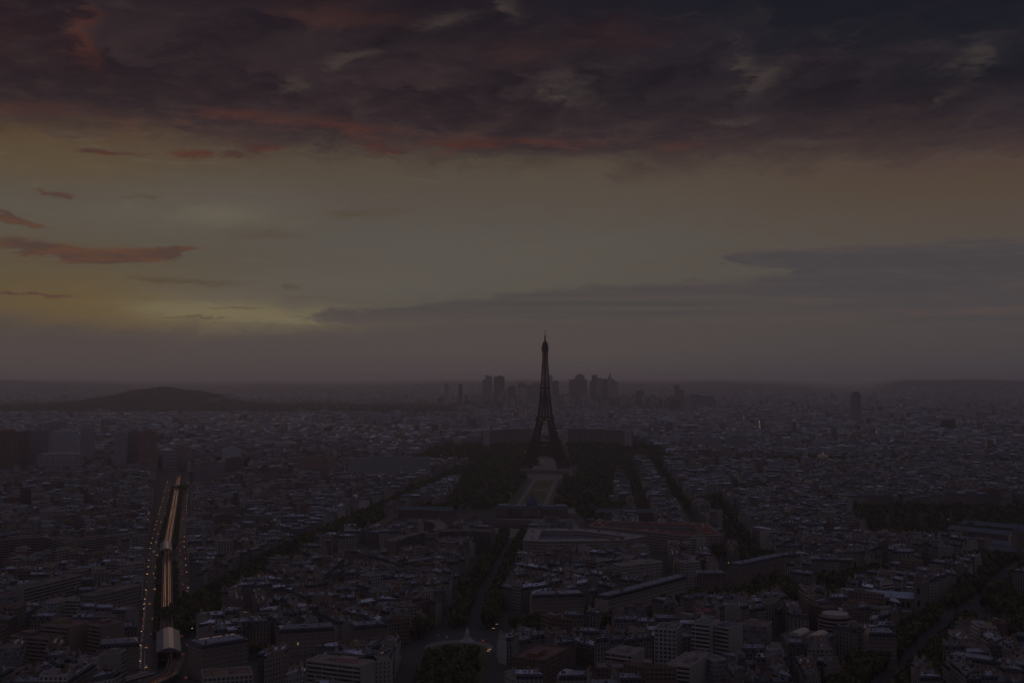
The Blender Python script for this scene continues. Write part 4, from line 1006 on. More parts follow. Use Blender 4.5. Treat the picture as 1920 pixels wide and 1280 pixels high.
# elevated railway with two stations
VL = [(-262, 775), (-250, 812), (-243, 850), (-250, 885), (-258, 910), (-280, 965), (-433, 1490), (-540, 1890), (-666, 2360), (-720, 2560)]
def offs(pl, d):
    out = []
    for i, p in enumerate(pl):
        a, b = pl[max(0, i - 1)], pl[min(len(pl) - 1, i + 1)]; L = dist(a, b); out.append((p[0] + (b[1] - a[1]) / L * d, p[1] - (b[0] - a[0]) / L * d))
    return out
def strip(mb, pl, d0, d1, z0, z1, mat, tint=(.5, .5, .5)):
    A, B = offs(pl, d0), offs(pl, d1)
    for i in range(len(pl) - 1):
        for P in ([(*A[i], z1), (*B[i], z1), (*B[i + 1], z1), (*A[i + 1], z1)], [(*A[i + 1], z0), (*B[i + 1], z0), (*B[i], z0), (*A[i], z0)], [(*A[i], z0), (*A[i], z1), (*A[i + 1], z1), (*A[i + 1], z0)], [(*B[i], z1), (*B[i], z0), (*B[i + 1], z0), (*B[i + 1], z1)]):
            mb.face(P, mat, tint)
def viaduct():
    org = (-280, 965, 0); root = thing('railway_viaduct', 'elevated railway deck with gleaming rails running straight between rows of trees', 'viaduct', org)
    m = MB(); strip(m, VL, -5, 5, 6.2, 7.4, 'ballast'); obj('deck', m, root, off=org)
    for s in (-5.0, 5.0): p = MB(); strip(p, VL, s - .2, s + .2, 7.4, 8.5, 'stone', (.24, .2, .18)); obj('parapet', p, root, off=org)
    for s in (-2.9, -1.35, 1.35, 2.9): p = MB(); strip(p, VL, s - .17, s + .17, 7.45, 7.65, 'steel_track'); obj('rail', p, root, off=org)
    n = 0
    for a, b in segs(VL):
        L = dist(a, b); k = max(1, int(L / 22))
        for i in range(k):
            q = lerp(a, b, (i + .5) / k)
            if n < 90:
                c = MB(); ang = math.atan2(b[1] - a[1], b[0] - a[0]); 
                for s in (-3.6, 3.6): c.box((q[0] - math.sin(ang) * s, q[1] + math.cos(ang) * s, 0), (1.2, 1.2, 6.2), ang, 'stone', (.25, .23, .2))
                obj('pier', c, root, off=org); n += 1
    br = thing('railway_branch', 'curved side track leaving the elevated railway at the bottom edge', 'viaduct', (-270, 800, 0)); bo = (-270, 800, 0)
    BL = [(-300, 770), (-288, 800), (-272, 830), (-258, 852)]; m = MB(); strip(m, BL, -3, 3, 5.8, 7.0, 'ballast'); obj('deck', m, br, off=bo)
    for s in (-3.0, 3.0): m = MB(); strip(m, BL, s - .2, s + .2, 7.0, 8.2, 'stone', (.45, .42, .38)); obj('parapet', m, br, off=bo)
    for (y0, y1, w, lab) in ((894, 964, 17, 'nearer raised station hall with a pale glazed ridge, over the railway'), (1410, 1475, 13, 'farther raised station hall with a pale glazed ridge, over the railway')):
        f = lambda y: (-258 - (y - 894) * .2965, y); A, B = f(y0), f(y1); ang = math.atan2(B[1] - A[1], B[0] - A[0]) - math.pi / 2; L = dist(A, B)
        st = thing('station_hall', lab, 'station', (*A, 0), ang, 'station halls of the elevated railway')
        w_ = MB()
        for s in (-1, 1): w_.box((s * (w / 2 - .3), L / 2, 0), (.6, L, 12.5), 0, 'plaster', (.2, .19, .19))
        for k in range(10):
            for s in (-1, 1): w_.box((s * (w / 2 + .1), L * (k + .5) / 10, 0), (.5, .8, 12.4), 0, 'stone', (.3, .27, .25))
        w_.box((0, L / 2, 6.0), (w - 1.2, L, 1.3), 0, 'ballast'); obj('wall', w_, st)
        r = MB(); e = w / 2 + .6; c = w * .22
        for s in (-1, 1):
            P = [(s * e, -1, 12.4), (s * c, -1, 15.0), (s * c, L + 1, 15.0), (s * e, L + 1, 12.4)]; r.face(P if s < 0 else P[::-1], 'zinc', (.10, .11, .14))
        r.face([(-e, -1, 12.4), (e, -1, 12.4), (c, -1, 15), (-c, -1, 15)], 'plaster', (.1, .1, .12)); r.face([(e, L + 1, 12.4), (-e, L + 1, 12.4), (-c, L + 1, 15), (c, L + 1, 15)], 'plaster', (.1, .1, .12)); obj('roof', r, st)
        g = MB(); g.face([(-c, -1, 15.02), (0, -1, 16.2), (0, L + 1, 16.2), (-c, L + 1, 15.02)], 'skylight'); g.face([(0, -1, 16.2), (c, -1, 15.02), (c, L + 1, 15.02), (0, L + 1, 16.2)], 'skylight'); g.face([(-c, -1, 15.02), (c, -1, 15.02), (0, -1, 16.2)], 'skylight')
        for k in range(12): g.box((0, L * (k + .5) / 12, 16.05), (.5, .35, .3), 0, 'dark_metal')
        obj('ridge_glazing', g, st)
viaduct()

# ------------------------------------------------------------------ towers near and far: left, right, top in the survey photo, distance
def tower(name, uL, uR, vT, Y, dep, wt, style, label, shape='box', rz=0.0, extra=None):
    a, b = at(uL, vT, Y), at(uR, vT, Y); w = b[0] - a[0]; zt = a[2]; cx = (a[0] + b[0]) / 2; zb = terr(cx, Y)
    w_real = w / (abs(math.cos(rz)) + abs(math.sin(rz)) * dep / max(w, 1)) if rz else w
    H = zt - zb; root = thing(name, label, 'tower', (cx, Y + dep / 2, zb), rz); m, r = MB(), MB(); hw, hd = w_real / 2, dep / 2; fh = 3.3; nf = round(H / fh)
    P = [(-hw, -hd), (hw, -hd), (hw, hd), (-hw, hd)]; rt = tuple(x * .8 for x in wt)
    uvs = [[(0, 0), (k, 0), (k, nf), (0, nf)] for k in (max(1, round(w_real / 3)), max(1, round(dep / 3))) * 2]
    if shape == 'box': m.prism(P, -3, H, style, wt, 'flatroof', rt, uvs); r.box((0, 0, H), (w_real * .5, dep * .5, max(3, H * .03)), 0, 'plaster', rt); r.box((w_real * .2, 0, H), (w_real * .15, dep * .2, max(4, H * .05)), 0, 'plaster', wt)
    elif shape == 'wedge':                    # slanting top, high at the left
        lo = extra or .8; T = [(P[i][0], P[i][1], H * (1.0 if i in (0, 3) else lo)) for i in range(4)]
        for i in range(4): j = (i + 1) % 4; m.face([(*P[i], -3), (*P[j], -3), T[j], T[i]], style, wt, uvs[i])
        r.face(T, 'flatroof', rt)
    elif shape == 'spike':                    # leaning shoulder and a spire at the left
        m.prism(P, -3, H * .66, style, wt, 'flatroof', rt, uvs); Q = [(-hw, -hd * .8), (-hw * .0, -hd * .8), (-hw * .0, hd * .8), (-hw, hd * .8)]
        T = [(-hw * .9, -hd * .8, H * .86), (hw * .5, -hd * .8, H * .66), (hw * .5, hd * .8, H * .66), (-hw * .9, hd * .8, H * .86)]
        m.prism([(-hw, -hd * .7), (-hw * .35, -hd * .7), (-hw * .35, hd * .7), (-hw, hd * .7)], H * .66, H * .86, style, wt, 'flatroof', rt)
        m.face([(-hw * .35, -hd * .7, H * .66), (hw, -hd * .7, H * .66), (hw, -hd * .7, H * .70), (-hw * .35, -hd * .7, H * .84)], style, wt); m.face([(-hw * .35, -hd * .7, H * .84), (hw, -hd * .7, H * .70), (hw, hd * .7, H * .70), (-hw * .35, hd * .7, H * .84)], 'zinc', rt)
        r.face([(-hw, -hd * .5, H * .84), (-hw * .35, -hd * .5, H * .84), (-hw * .45, -hd * .3, H)], style, wt); r.box((-hw * .45, 0, H * .84), (2, 2, H * .2), 0, 'plaster', wt); r.box((-hw * .6, 0, H * .84), (w * .16, dep * .4, H * .07), 0, 'plaster', wt)
    elif shape == 'crown': m.prism(P, -3, H * .965, style, wt, 'flatroof', rt, uvs); [r.box((sx * hw * .8, sy * hd * .8, H * .965), (w * .2, dep * .2, H * .035), 0, 'plaster', wt) for sx in (-1, 1) for sy in (-1, 1)]; r.box((0, 0, H * .965), (w * .6, dep * .6, H * .015), 0, 'plaster', rt)
    elif shape == 'round': m.lathe((0, 0, 0), [(hw, -3), (hw, H)], 20, 'plaster', wt); r.lathe((0, 0, H), [(hw * 1.02, 0), (hw * 1.02, 3), (hw * .5, 3), (hw * .5, 8), (0, 8)], 20, 'plaster', rt)
    elif shape == 'mast': m.lathe((0, 0, 0), [(hw, -3), (hw * .8, H * .55), (hw * .35, H * .6), (hw * .2, H)], 8, 'plaster', wt)
    elif shape == 'taper':
        for f in range(nf): s = 1 - .22 * f / nf; m.box((0, 0, f * fh), (w_real * s, dep * s, fh * .5), 0, 'plaster', wt); m.box((0, 0, f * fh + fh * .5), (w_real * s * .97, dep * s * .97, fh * .5), 0, 'glass_dark', top='flatroof', tt=rt)
    elif shape == 'step': m.prism([(-hw, -hd), (0, -hd), (0, hd), (-hw, hd)], -3, H, style, wt, 'flatroof', rt, uvs); m.prism([(0.01, -hd * .9), (hw, -hd * .9), (hw, hd * .9), (0.01, hd * .9)], -3, H * (extra or .86), style, wt, 'flatroof', rt, uvs)
    obj('wall', m, root); obj('roof', r, root); OCC.append((cx, Y + dep / 2, max(w, dep) * .6))
gr = (.32, .30, .31); pk = (.30, .22, .21); lt = (.50, .48, .50); dk = (.27, .23, .235); bd_ = (.30, .17, .14)
TW = [
 ('apartment_tower', -40, 36, 809, 2560, 45, bd_, 'facade_band', 'broad reddish-brown tower block at the far edge of the tower cluster', 'box', 0),
 ('apartment_tower', 40, 82, 806, 2620, 34, dk, 'facade_grid', 'dark tower with a toothed crown beside the reddish-brown block', 'crown', .15),
 ('apartment_tower', 82, 101, 793, 2950, 30, gr, 'facade_grid', 'pale grey tower rising behind the white gridded tower', 'box', 0),
 ('office_tower', 95, 139, 808, 2700, 30, lt, 'facade_glass', 'pale gridded slab tower above the long banded block', 'box', -.1),
 ('chimney_mast', 139, 150, 775, 2790, 8, lt, 'plaster', 'slender pale mast tower with a needle tip', 'mast', 0),
 ('office_tower', 151, 172, 803, 3000, 24, gr, 'facade_glass', 'narrow grey glass tower behind the mast', 'box', 0),
 ('office_block', 72, 146, 851, 2560, 26, lt, 'facade_band', 'low white office block with three dark window bands', 'box', 0),
 ('office_tower', 208, 235, 812, 2600, 36, gr, 'facade_glass', 'grey slab tower with a pale edge, first of the close trio', 'box', .25),
 ('office_tower', 236, 262, 808, 2640, 30, dk, 'facade_glass', 'dark slab tower in the middle of the close trio', 'box', .2),
 ('office_tower', 260, 287, 809, 2600, 30, bd_, 'facade_glass', 'reddish slab tower with pale edges ending the close trio', 'box', 0),
 ('office_block', 303, 330, 843, 2800, 26, lt, 'plaster', 'small tapering office block of stacked white floors', 'taper', 0),
 ('office_block', 330, 353, 838, 2820, 24, pk, 'facade_grid', 'pinkish block touching the tapering white office', 'box', 0),
 ('office_block', 417, 448, 842, 2440, 22, (.42, .41, .42), 'plaster', 'block with a bright white upper storey beside banded slabs', 'box', 0),
 ('office_block', 421, 456, 859, 2430, 16, (.24, .18, .17), 'facade_band', 'banded apartment slab standing just under the white-topped block', 'box', .1),
 ('office_block', 362, 420, 868, 2330, 18, (.22, .19, .19), 'facade_grid', 'long pale apartment slab with upright window strips near the railway end', 'box', .35),
 ('office_block', 290, 372, 832, 3500, 20, (.2, .17, .18), 'facade_band', 'long low slab with pale bands behind the tapering office', 'box', 0),
 ('office_block', 148, 207, 840, 3200, 20, lt, 'facade_band', 'low wide block with white bands among trees between the tower clusters', 'box', 0),
 ('office_block', 652, 806, 858, 2550, 18, (.26, .26, .28), 'facade_glass', 'very long bluish glass slab before the park woods', 'box', .03),
 ('office_block', 560, 625, 857, 2600, 20, bd_, 'facade_grid', 'long reddish apartment slab left of the bluish glass slab', 'box', 0),
 ('office_block', 645, 735, 822, 3900, 20, bd_, 'facade_band', 'low wide reddish block across the river', 'box', 0),
 ('hotel_tower', 1597, 1614, 736, 5000, 30, dk, 'facade_grid', 'lone dark hotel tower standing above distant roofs', 'box', 0),
 # far business district
 ('skyscraper', 834, 841, 720, 7900, 30, gr, 'facade_glass', 'small slim twin tower, farther from the business district', 'box', 0),
 ('skyscraper', 860, 867, 720, 7900, 30, gr, 'facade_glass', 'small slim twin tower, closer to the business district', 'box', 0),
 ('skyscraper', 904, 912, 713, 8200, 40, gr, 'facade_glass', 'slim flat-topped skyscraper in front of the slanting one', 'box', 0),
 ('skyscraper', 910, 923, 702, 8350, 45, dk, 'facade_glass', 'slanting-topped skyscraper at the start of the district', 'wedge', 0, .93),
 ('skyscraper', 926, 946, 706, 8250, 45, dk, 'facade_glass', 'broad slab skyscraper beside the slanting-topped one', 'box', 0),
 ('skyscraper', 939, 951, 730, 7900, 35, gr, 'facade_glass', 'pale lower tower in front of the broad slab skyscraper', 'box', 0),
 ('skyscraper', 882, 903, 739, 8000, 60, gr, 'facade_glass', 'low broad block before the slim skyscrapers', 'box', 0),
 ('skyscraper', 952, 968, 724, 8300, 40, gr, 'facade_glass', 'middling grey block between slab skyscraper and the brown one', 'box', 0),
 ('skyscraper', 971, 999, 718, 8200, 50, dk, 'facade_glass', 'wide dark skyscraper just before the lattice tower', 'step', 0, .93),
 ('skyscraper', 972, 988, 728, 7950, 30, gr, 'facade_glass', 'pale block fronting the wide dark skyscraper', 'box', 0),
 ('skyscraper', 998, 1014, 719, 8500, 40, gr, 'facade_glass', 'tower half hidden on the near flank of the lattice tower', 'box', 0),
 ('skyscraper', 1027, 1036, 705, 8400, 40, gr, 'facade_glass', 'tower peeping out past the lattice shaft', 'box', 0),
 ('skyscraper', 1036, 1048, 715, 8200, 40, gr, 'facade_glass', 'flat tower just beyond the lattice shaft', 'box', 0),
 ('skyscraper', 1067, 1101, 711, 8300, 55, dk, 'facade_glass', 'widest skyscraper slab carrying a smaller block', 'box', 0),
 ('skyscraper', 1079, 1096, 703, 8360, 40, dk, 'facade_glass', 'block rising out of the widest skyscraper slab', 'box', 0),
 ('skyscraper', 1075, 1086, 733, 7900, 30, gr, 'facade_glass', 'small block in front of the widest skyscraper', 'box', 0),
 ('skyscraper', 1110, 1120, 702, 8350, 40, dk, 'facade_glass', 'tall notched skyscraper in the dense far group', 'crown', 0),
 ('skyscraper', 1118, 1130, 710, 8250, 40, dk, 'facade_glass', 'dark skyscraper with a lit top line in the dense far group', 'box', 0),
 ('skyscraper', 1128, 1139, 711, 8300, 40, gr, 'facade_glass', 'paler skyscraper between the lit-topped and spired ones', 'box', 0),
 ('skyscraper', 1106, 1112, 715, 8400, 30, gr, 'facade_glass', 'thin tower at the shoulder of the notched skyscraper', 'box', 0),
 ('skyscraper', 1140, 1159, 698, 8200, 40, dk, 'facade_glass', 'sharply spired skyscraper, tallest of the business district', 'spike', 0),
 ('skyscraper', 1193, 1208, 733, 7500, 40, dk, 'facade_glass', 'lone short dark tower apart from the district', 'box', 0),
 ('skyscraper', 1265, 1283, 721, 6500, 35, dk, 'facade_glass', 'lone stepped tower well apart from the district', 'step', 0, .82),
 ('skyscraper', 1255, 1275, 749, 6300, 40, gr, 'facade_glass', 'low pale block at the foot of the lone stepped tower', 'box', 0),
 ('office_block', 1296, 1340, 738, 7000, 60, dk, 'facade_glass', 'long low dark block beyond the lone stepped tower', 'wedge', 0, .8),
 ('skyscraper', 1160, 1180, 745, 7700, 60, gr, 'facade_glass', 'low block at the foot of the spired skyscraper', 'box', 0),
 ('skyscraper', 955, 975, 741, 7900, 60, gr, 'facade_glass', 'low pale block below the middling grey block', 'box', 0),
 ('skyscraper', 1046, 1064, 745, 7900, 60, gr, 'facade_glass', 'low dark block between lattice shaft and widest skyscraper', 'box', 0),
 ('skyscraper', 1090, 1108, 742, 7800, 60, gr, 'facade_glass', 'low block before the dense far group', 'box', 0),
 ('chimney_mast', 1854, 1858, 748, 6200, 8, gr, 'plaster', 'slim chimney, first of three beside the far depot', 'mast', 0),
 ('chimney_mast', 1863, 1867, 748, 6200, 8, gr, 'plaster', 'slim chimney, middle of three beside the far depot', 'mast', 0),
 ('chimney_mast', 1872, 1876, 748, 6200, 8, gr, 'plaster', 'slim chimney, last of three beside the far depot', 'mast', 0),
 ('office_block', 1300, 1345, 822, 3300, 20, (.28, .26, .25), 'facade_grid', 'white apartment block on the far river bank, closest to the park', 'box', 0),
 ('office_block', 1362, 1400, 818, 3350, 20, (.24, .23, .22), 'facade_grid', 'tall pale apartment block on the far river bank', 'box', 0),
 ('office_block', 1448, 1502, 842, 3150, 22, (.3, .29, .29), 'facade_grid', 'long white museum block behind river trees', 'box', 0),
 ('office_block', 1512, 1541, 846, 3120, 20, (.3, .29, .3), 'facade_band', 'short white museum annex behind river trees', 'box', 0),
]
TW = [(*t[:7], t[7].replace('facade_glass', 'facade_tower').replace('facade_grid', 'facade_tower'), *t[8:]) for t in TW]
TW = [t if t[0] != 'skyscraper' else (*t[:6], tuple(x * (.45 + .9 * ((k * 37) % 11) / 11) for x in t[6]), 'plaster', *t[8:]) for k, t in enumerate(TW)]
for t in TW: tower(*t[:11], extra=t[11] if len(t) > 11 else None)

# ------------------------------------------------------------------ city blocks between the streets
def parea(P): return abs(sum(P[i][0] * P[(i + 1) % len(P)][1] - P[(i + 1) % len(P)][0] * P[i][1] for i in range(len(P)))) / 2
def clip(P, n, c):                          # keep the side n.p >= c
    out = []
    for i in range(len(P)):
        a, b = P[i], P[(i + 1) % len(P)]; da = n[0] * a[0] + n[1] * a[1] - c; db = n[0] * b[0] + n[1] * b[1] - c
        if da >= 0: out.append(a)
        if (da >= 0) != (db >= 0):
            t = da / (da - db); out.append((a[0] + (b[0] - a[0]) * t, a[1] + (b[1] - a[1]) * t))
    return out
def split(P, p, n, w):
    c = n[0] * p[0] + n[1] * p[1]; return clip(P, n, c + w / 2), clip(P, (-n[0], -n[1]), -(c - w / 2))
def cen(P): return (sum(p[0] for p in P) / len(P), sum(p[1] for p in P) / len(P))
def tidy(P):
    out = []
    for p in P:
        if not out or dist(out[-1], p) > 2: out.append(p)
    if len(out) > 1 and dist(out[0], out[-1]) < 2: out.pop()
    return out
polys = [[(-1000, 775), (1000, 775), (1900, 3300), (-1900, 3300)]]
for pl, w, _, _ in AV.values():
    if not w: continue
    for a, b in segs(pl):
        L = dist(a, b); n = (-(b[1] - a[1]) / L, (b[0] - a[0]) / L); out = []
        for P in polys:
            ts = [((p[0] - a[0]) * (b[0] - a[0]) + (p[1] - a[1]) * (b[1] - a[1])) / L for p in P]
            c = n[0] * a[0] + n[1] * a[1]; line = []
            for i in range(len(P)):
                p, q = P[i], P[(i + 1) % len(P)]; dp = n[0] * p[0] + n[1] * p[1] - c; dq = n[0] * q[0] + n[1] * q[1] - c
                if (dp >= 0) != (dq >= 0):
                    t = dp / (dp - dq); x = p[0] + (q[0] - p[0]) * t; y = p[1] + (q[1] - p[1]) * t; line.append(((x - a[0]) * (b[0] - a[0]) + (y - a[1]) * (b[1] - a[1])) / L)
            if len(line) == 2:
                lo, hi = min(line), max(line); ov = min(hi, L) - max(lo, 0)
                if ov > 0.45 * (hi - lo) or ov > 0.9 * L and L > 500:
                    out += [q for q in split(P, a, n, w) if len(q) > 2]; continue
            out.append(P)
        polys = out
def subdivide(P, r):
    P = tidy(P)
    if len(P) < 3: return
    A = parea(P)
    if A < 900: return
    # long axis
    best = max(((dist(P[i], P[(i + 1) % len(P)]), i) for i in range(len(P)))); i = best[1]; a, b = P[i], P[(i + 1) % len(P)]
    L = dist(a, b); d = ((b[0] - a[0]) / L, (b[1] - a[1]) / L); e = (-d[1], d[0])
    ud = [p[0] * d[0] + p[1] * d[1] for p in P]; ue = [p[0] * e[0] + p[1] * e[1] for p in P]
    W, Hh = max(ud) - min(ud), max(ue) - min(ue)
    lim = 4600 if P[0][1] < 2000 else 6200
    if A < lim and max(W, Hh) < 130: yield P; return
    n, lo, sp = (d, min(ud), W) if W > Hh * .9 else (e, min(ue), Hh)
    t = lo + sp * r.uniform(.4, .6); p = (n[0] * t, n[1] * t)
    jit = r.uniform(-.12, .12) if A > 60000 else r.uniform(-.03, .03); nn = (n[0] * math.cos(jit) - n[1] * math.sin(jit), n[0] * math.sin(jit) + n[1] * math.cos(jit))
    c = cen(P); k = n[0] * c[0] + n[1] * c[1]; p = (c[0] + n[0] * (t - k), c[1] + n[1] * (t - k))
    for q in split(P, p, nn, r.choice([10, 11, 12, 15]) if A < 60000 else 17):
        if len(q) > 2: yield from subdivide(q, r)
blocks = []
rb = random.Random(5)
for P in polys:
    a2 = sum(P[i][0] * P[(i + 1) % len(P)][1] - P[(i + 1) % len(P)][0] * P[i][1] for i in range(len(P)))
    for q in subdivide(P if a2 > 0 else P[::-1], rb):
        c = cen(q)
        if abs(c[0]) > .47 * c[1] + 90: continue
        blocks.append(q)
def quad_ok(P):
    if parea(P) < 60: return False
    for i in range(4):
        a, b, c = P[i], P[(i + 1) % 4], P[(i + 2) % 4]
        if (b[0] - a[0]) * (c[1] - b[1]) - (b[1] - a[1]) * (c[0] - b[0]) <= 0: return False
    return True
COURT = []
for bi, P in enumerate(blocks):
    r = random.Random(1000 + bi); n = len(P); c = cen(P); lod_y = c[1]
    zonemod = 0.12 if c[0] > -350 else 0.38
    hb = r.gauss(19.0, 1.6); dep = r.uniform(10.5, 13); hstyle = r.random()
    Q = []
    ok = True
    for i in range(n):
        a, b, cc = P[i - 1], P[i], P[(i + 1) % n]; d1 = inset_edge(a, b, 1); d2 = inset_edge(b, cc, 1); dot = d1[0] * d2[0] + d1[1] * d2[1]
        f = dep / max(.3, (1 + dot)); Q.append((b[0] + (d1[0] + d2[0]) * f, b[1] + (d1[1] + d2[1]) * f))
    for i in range(n):
        a, b, cc, d = P[i], P[(i + 1) % n], Q[(i + 1) % n], Q[i]; L = dist(a, b)
        if (cc[0] - d[0]) * (b[0] - a[0]) + (cc[1] - d[1]) * (b[1] - a[1]) <= 0 or L < 8: continue
        k = max(1, round(L / r.uniform(12.5, 19.5))); ts = [j / k + (r.uniform(-.12, .12) / k if 0 < j < k else 0) for j in range(k + 1)]
        for j in range(k):
            Z = [lerp(a, b, ts[j]), lerp(a, b, ts[j + 1]), lerp(d, cc, ts[j + 1]), lerp(d, cc, ts[j])]
            if not quad_ok(Z): continue
            m = cen(Z)
            if blocked(m, 7) or any(blocked(z, -3) for z in Z[:2]): continue
            if r.random() < .03: continue
            h = max(9, hb + r.gauss(0, 1.6) - (6 if r.random() < .08 else 0)); z = terr(*m)
            if r.random() < zonemod:
                w = r.choice([1, 2, 5, 4, 5, 1, 3, 6]); hh = h + r.uniform(2, 12) if c[0] < -350 or r.random() < .5 else h + 3
                SITES.append(('modern', Z, z, hh, dict(wt=WALLS[w][0], wn=WALLS[w][1], rt=FLAT[r.randrange(4)][0], style=r.choice(['facade_band', 'facade_grid', 'facade_grid', 'facade_glass', 'facade']), seed=r.randrange(10**6), blk=bi, bal=r.random() < .6)))
            else:
                w = r.choice([0, 0, 1, 2, 3, 4, 1, 5, 3]); zi = r.randrange(4); f = r.uniform(.6, 1.25); zf = r.choice([.6, .8, 1, 1.25, 1.7, 2.0]) * r.uniform(.85, 1.15)
                SITES.append(('mansard', Z, z, h, dict(wt=tuple(x * f for x in WALLS[w][0]), wn=WALLS[w][1], zt=tuple(x * zf for x in ZINC[zi][0]), zn=ZINC[zi][1], st=SLATE[r.randrange(3)], seed=r.randrange(10**6), blk=bi, hL=(j == 0 and r.random() < .5), hR=(j == k - 1 and r.random() < .5))))
    # courtyard wings
    if all(True for _ in [0]):
        q = cen(Q); A = parea(Q)
        if A > 500:
            L = max(dist(Q[i], Q[(i + 1) % n]) for i in range(n)); i = max(range(n), key=lambda i: dist(Q[i], Q[(i + 1) % n])); a, b = Q[i], Q[(i + 1) % n]; d = ((b[0] - a[0]) / L, (b[1] - a[1]) / L); e = (-d[1], d[0])
            for _ in range(int(A / 330)):
                s, t = r.uniform(-.36, .36) * L, r.uniform(-.3, .3) * (A / L); m = (q[0] + d[0] * s + e[0] * t, q[1] + d[1] * s + e[1] * t)
                if blocked(m, 6): continue
                ww, dd = r.uniform(7, 15), r.uniform(6, 10); 
                if r.random() < .5: ww, dd = dd, ww
                Z = [(m[0] + d[0] * x * ww / 2 + e[0] * y * dd / 2, m[1] + d[1] * x * ww / 2 + e[1] * y * dd / 2) for x, y in ((-1, -1), (1, -1), (1, 1), (-1, 1))]
                if r.random() < .22 and m[1] < 2300: COURT.append(m); continue
                if not quad_ok(Z): continue
                w = r.choice([0, 1, 2, 3]); zi = r.randrange(4)
                SITES.append(('mansard', Z, terr(*m), r.uniform(7, 17), dict(wt=WALLS[w][0], wn=WALLS[w][1], zt=ZINC[zi][0], zn=ZINC[zi][1], st=SLATE[0], seed=r.randrange(10**6), blk=bi, court=True)))

ANCH = [('the roundabout', (-37, 968)), ('the nearer station hall', (-265, 930)), ('the farther station hall', (-420, 1450)), ('the long church', (360, 1180)), ('the curved office', (-80, 1440)), ('the red-roofed ministry', (230, 1600)), ('the skylight hall', (230, 960)), ('the brick block', (10, 900)), ('the white banded slab', (-450, 1150)), ('the long pale house', (370, 900)), ('the ribbed hall', (-190, 1400)), ('the domed palace', (20, 1850)), ('the stone tower', (560, 1400)), ('the tall white slab', (160, 1000)), ('the brown stepped block', (-410, 990)), ('the ornate corner house', (20, 1150))]
def px(P, z): c = cen(P); return proj(c[0], c[1], z)
vis = []
for i, (kd, P, z, H, pr) in enumerate(SITES):
    u, v = px(P, z + H); 
    if -15 < u < 1935 and v < 1285 and not pr.get('court'): vis.append((cen(P)[1] - 0.0 * H, i))
vis.sort()
pick = {'mansard': [], 'modern': []}
for y, i in vis:
    k = SITES[i][0]
    if len(pick[k]) < (296 - NHERO_H if k == 'mansard' else 110) and y < 1700: pick[k].append(i)
named = set(pick['mansard'] + pick['modern'])
blk_anchor = {}
for i in named:
    b = SITES[i][4]['blk']; 
    if b not in blk_anchor:
        c = cen(blocks[b]); a = min(ANCH, key=lambda q: dist(q[1], c)); blk_anchor[b] = (a[0], dist(a[1], c))
byanch = {}
for b, (a, d) in blk_anchor.items(): byanch.setdefault(a, []).append((d, b))
rank = {b: k + 1 for a, l in byanch.items() for k, (d, b) in enumerate(sorted(l))}
inblk = {}
for i in sorted(named, key=lambda i: dist(cen(SITES[i][1]), (0, 0))): inblk.setdefault(SITES[i][4]['blk'], []).append(i)
wcount = 0
for b, l in inblk.items():
    for k, i in enumerate(l):
        site = SITES[i]; pr = site[4]; st = NUMW[max(2, min(13, round(site[3] / 3.15)))]
        w1 = pr['wn']; loc = f"{ordw(k + 1)} nearest in the {ordw(rank[b])} block from {blk_anchor[b][0]}"
        if site[0] == 'mansard': lab = f"{w1} mansard-roofed house, {loc}"
        else: lab = f"{w1} flat-roofed building, {loc}"
        pr['win'] = False
        site[4]['label'] = lab
near = sorted((i for i in named if SITES[i][0] == 'mansard'), key=lambda i: cen(SITES[i][1])[1])[:46]
for i in named: named_building(SITES[i], SITES[i][4]['label'], i in near)

city = MB(); cf = lambda: city
for i, (kd, P, z, H, pr) in enumerate(SITES):
    if i in named: continue
    y = cen(P)[1]; r = random.Random(pr['seed']); lod = 1 if y < 1500 else (2 if y < 2300 else 3)
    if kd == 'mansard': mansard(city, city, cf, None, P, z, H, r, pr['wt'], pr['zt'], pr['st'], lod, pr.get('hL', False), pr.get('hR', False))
    else: modern(city, city, None, P, z, H, r, pr['wt'], pr['rt'], pr['style'], lod)
o = obj('city_buildings', city); o['kind'] = 'stuff'; tag(o, 'dense mass of stone houses with grey roofs filling the city beyond the nearest streets', 'buildings')
print('sites', len(SITES), 'named', len(named), 'faces', len(city.F))

